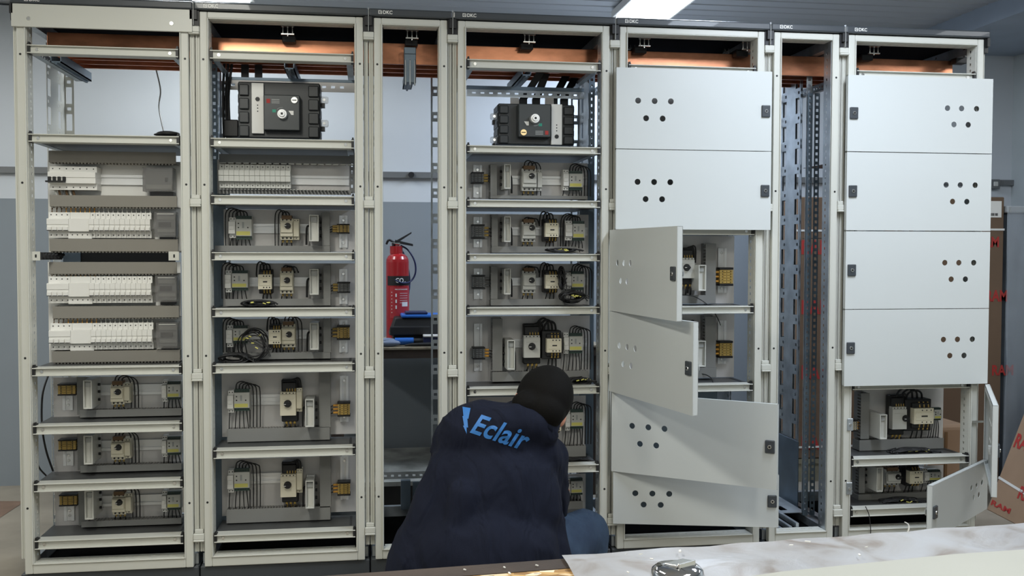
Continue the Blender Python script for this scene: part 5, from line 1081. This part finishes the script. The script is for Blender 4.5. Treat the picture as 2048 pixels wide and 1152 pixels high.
# jacket
m = M(); back = q3(990, 1000, -.70)
m.ball(q3(995, 1010, -.66), (.195, .145, .20), 28, 18); m.ball(q3(1010, 905, -.60), (.180, .125, .13), 28, 18, Matrix.Rotation(math.radians(14), 3, 'Y'))
m.ball(pel+Vector((-.02, 0, .02)), (.215, .17, .15), 28, 18)
m.cap(shL+Vector((.01, .01, -.01)), shR+Vector((-.01, 0, 0)), .068, .068); m.cap(q3(990, 870, -.58), q3(1050, 838, -.60), .085, .068)
m.cap(q3(965, 858, -.62), q3(930, 868, -.60), .092, .088); m.cap(q3(1000, 870, -.64), q3(1058, 852, -.64), .10, .082); m.cap(q3(1050, 850, -.60), q3(1078, 862, -.60), .08, .06); m.cap(q3(1010, 850, -.68), q3(1062, 848, -.685), .062, .052); m.cap(q3(1035, 835, -.66), q3(1082, 862, -.66), .055, .05); m.cap(q3(1035, 826, -.69), q3(1066, 838, -.69), .036, .036)
m.cap(shL+Vector((0, 0, -.01)), elL, .072, .060); m.cap(elL, haL+(elL-haL)*.25, .058, .044)
m.cap(shR, elR, .074, .062); m.cap(elR, haR+(elR-haR)*.25, .058, .044); m.cap(shR+Vector((-.02, -.02, -.04)), q3(1075, 1000, -.60), .075, .07)
m.cap(q3(915, 950, -.62), q3(862, 1140, -.66), .095, .135); m.cap(q3(1060, 1000, -.62), q3(1075, 1120, -.66), .09, .10)
m.ball(q3(1080, 1120, -.64), (.085, .10, .085), 20, 12)
# folds
for a_, b_, r_ in (((1092, 950, -.66), (1062, 1060, -.74), .030), ((925, 990, -.76), (905, 1130, -.80), .045), ((930, 826, -.62), (1015, 828, -.66), .020)):
    m.cap(q3(*a_), q3(*b_), r_, r_*.8)
jk = blob('jacket', m, .010, 'jacket', person, 9, .011)
# collar: band around the neck
m = M(); cdir = (HD-q3(1045, 868, -.66)).normalized(); rot = cdir.to_track_quat('Z', 'Y').to_matrix(); n = 28; vs = []
for j, (rr_, hh_) in enumerate(((.088, -.03), (.084, .0), (.078, .028), (.071, .030), (.074, .0), (.076, -.03))):
    for k in range(n): a = 2*math.pi*k/n; vs.append(q3(1068, 842, -.625)+rot @ Vector((rr_*math.cos(a), rr_*math.sin(a)*.95, hh_)))
m.add(vs, [(j*n+k, j*n+(k+1) % n, ((j+1) % 6)*n+(k+1) % n, ((j+1) % 6)*n+k) for j in range(6) for k in range(n)], True); m.build('collar', 'collar', person)
# jeans and shoes
m = M(); m.ball(pel+Vector((0, .04, -.02)), (.17, .14, .12), 24, 14)
for h_, k_, a_ in ((hipL, knL, anL), (hipR, knR, anR)): m.cap(h_, k_, .098, .085); m.cap(k_, a_+Vector((0, 0, .03)), .085, .058)
blob('jeans', m, .010, 'jeans', person, 6, .005)
m = M()
for a_ in (anL, anR): m.cap(Vector((a_.x, a_.y-.03, .045)), Vector((a_.x, a_.y+.17, .038)), .045, .038); m.cap(Vector((a_.x, a_.y, .05)), Vector((a_.x, a_.y, .10)), .045, .045); m.box(a_.x-.045, a_.y-.07, 0, a_.x+.045, a_.y+.21, .02)
blob('shoes', m, .008, 'shoe', person, 3)
# printed lettering wrapped on the back of the jacket
bvh = BVHTree.FromPolygons([v.co.copy() for v in jk.data.vertices], [tuple(p.vertices) for p in jk.data.polygons]); OFF = wl(person)
def on_back(px, py):
    p = P(px, py, -.80)-OFF; d = (P(px, py, -.80)-CAM).normalized(); h = bvh.ray_cast(p-d*.4, d)
    return (h[0]-d*.0022) if h[0] else p
def densify(vs, fs, L):
    bm = bmesh.new(); bv = [bm.verts.new(v) for v in vs]
    for f in fs:
        try: bm.faces.new([bv[i] for i in f])
        except ValueError: pass
    bmesh.ops.triangulate(bm, faces=bm.faces)
    for _ in range(4):
        es = [e_ for e_ in bm.edges if e_.calc_length() > L]
        if not es: break
        bmesh.ops.subdivide_edges(bm, edges=es, cuts=1); bmesh.ops.triangulate(bm, faces=[f for f in bm.faces if len(f.verts) > 3])
    bm.verts.index_update(); r = ([tuple(v.co) for v in bm.verts], [tuple(v.index for v in f.verts) for f in bm.faces]); bm.free(); return r
vs, fs = text_mesh('Eclair', offset=.022, spacing=1.04); ev, _ = text_mesh('E', offset=.022); vs, fs = densify(vs, fs, .12)
xs = [v[0] for v in vs]; x0, x1 = min(xs), max(xs); ch = max(v[1] for v in ev); 
vx = Vector((102, 34.5)); vy = Vector((23, -35)); o2 = Vector((940, 864))
m = M(); pts = []
for v in vs: uv = o2+vx*((v[0]-x0)/(x1-x0)*1.04)+vy*(v[1]/ch); pts.append(on_back(uv.x, uv.y))
m.add(pts, fs, True)
bolt = [(240, 128), (395, 155), (352, 362), (332, 358), (348, 530), (318, 525), (322, 655), (250, 490), (272, 498), (240, 310), (258, 305)]
vs, fs = curve_fill([[(x/9.6, -y/9.6) for x, y in bolt]], 0.0); vs, fs = densify([(v[0], v[1], 0) for v in vs], fs, 4)
m.add([on_back(900+v[0], 800-v[1]) for v in vs], fs, True)
m.build('blue_print', 'print_blue', jk, local=True)
jk.location = (0, 0, 0)
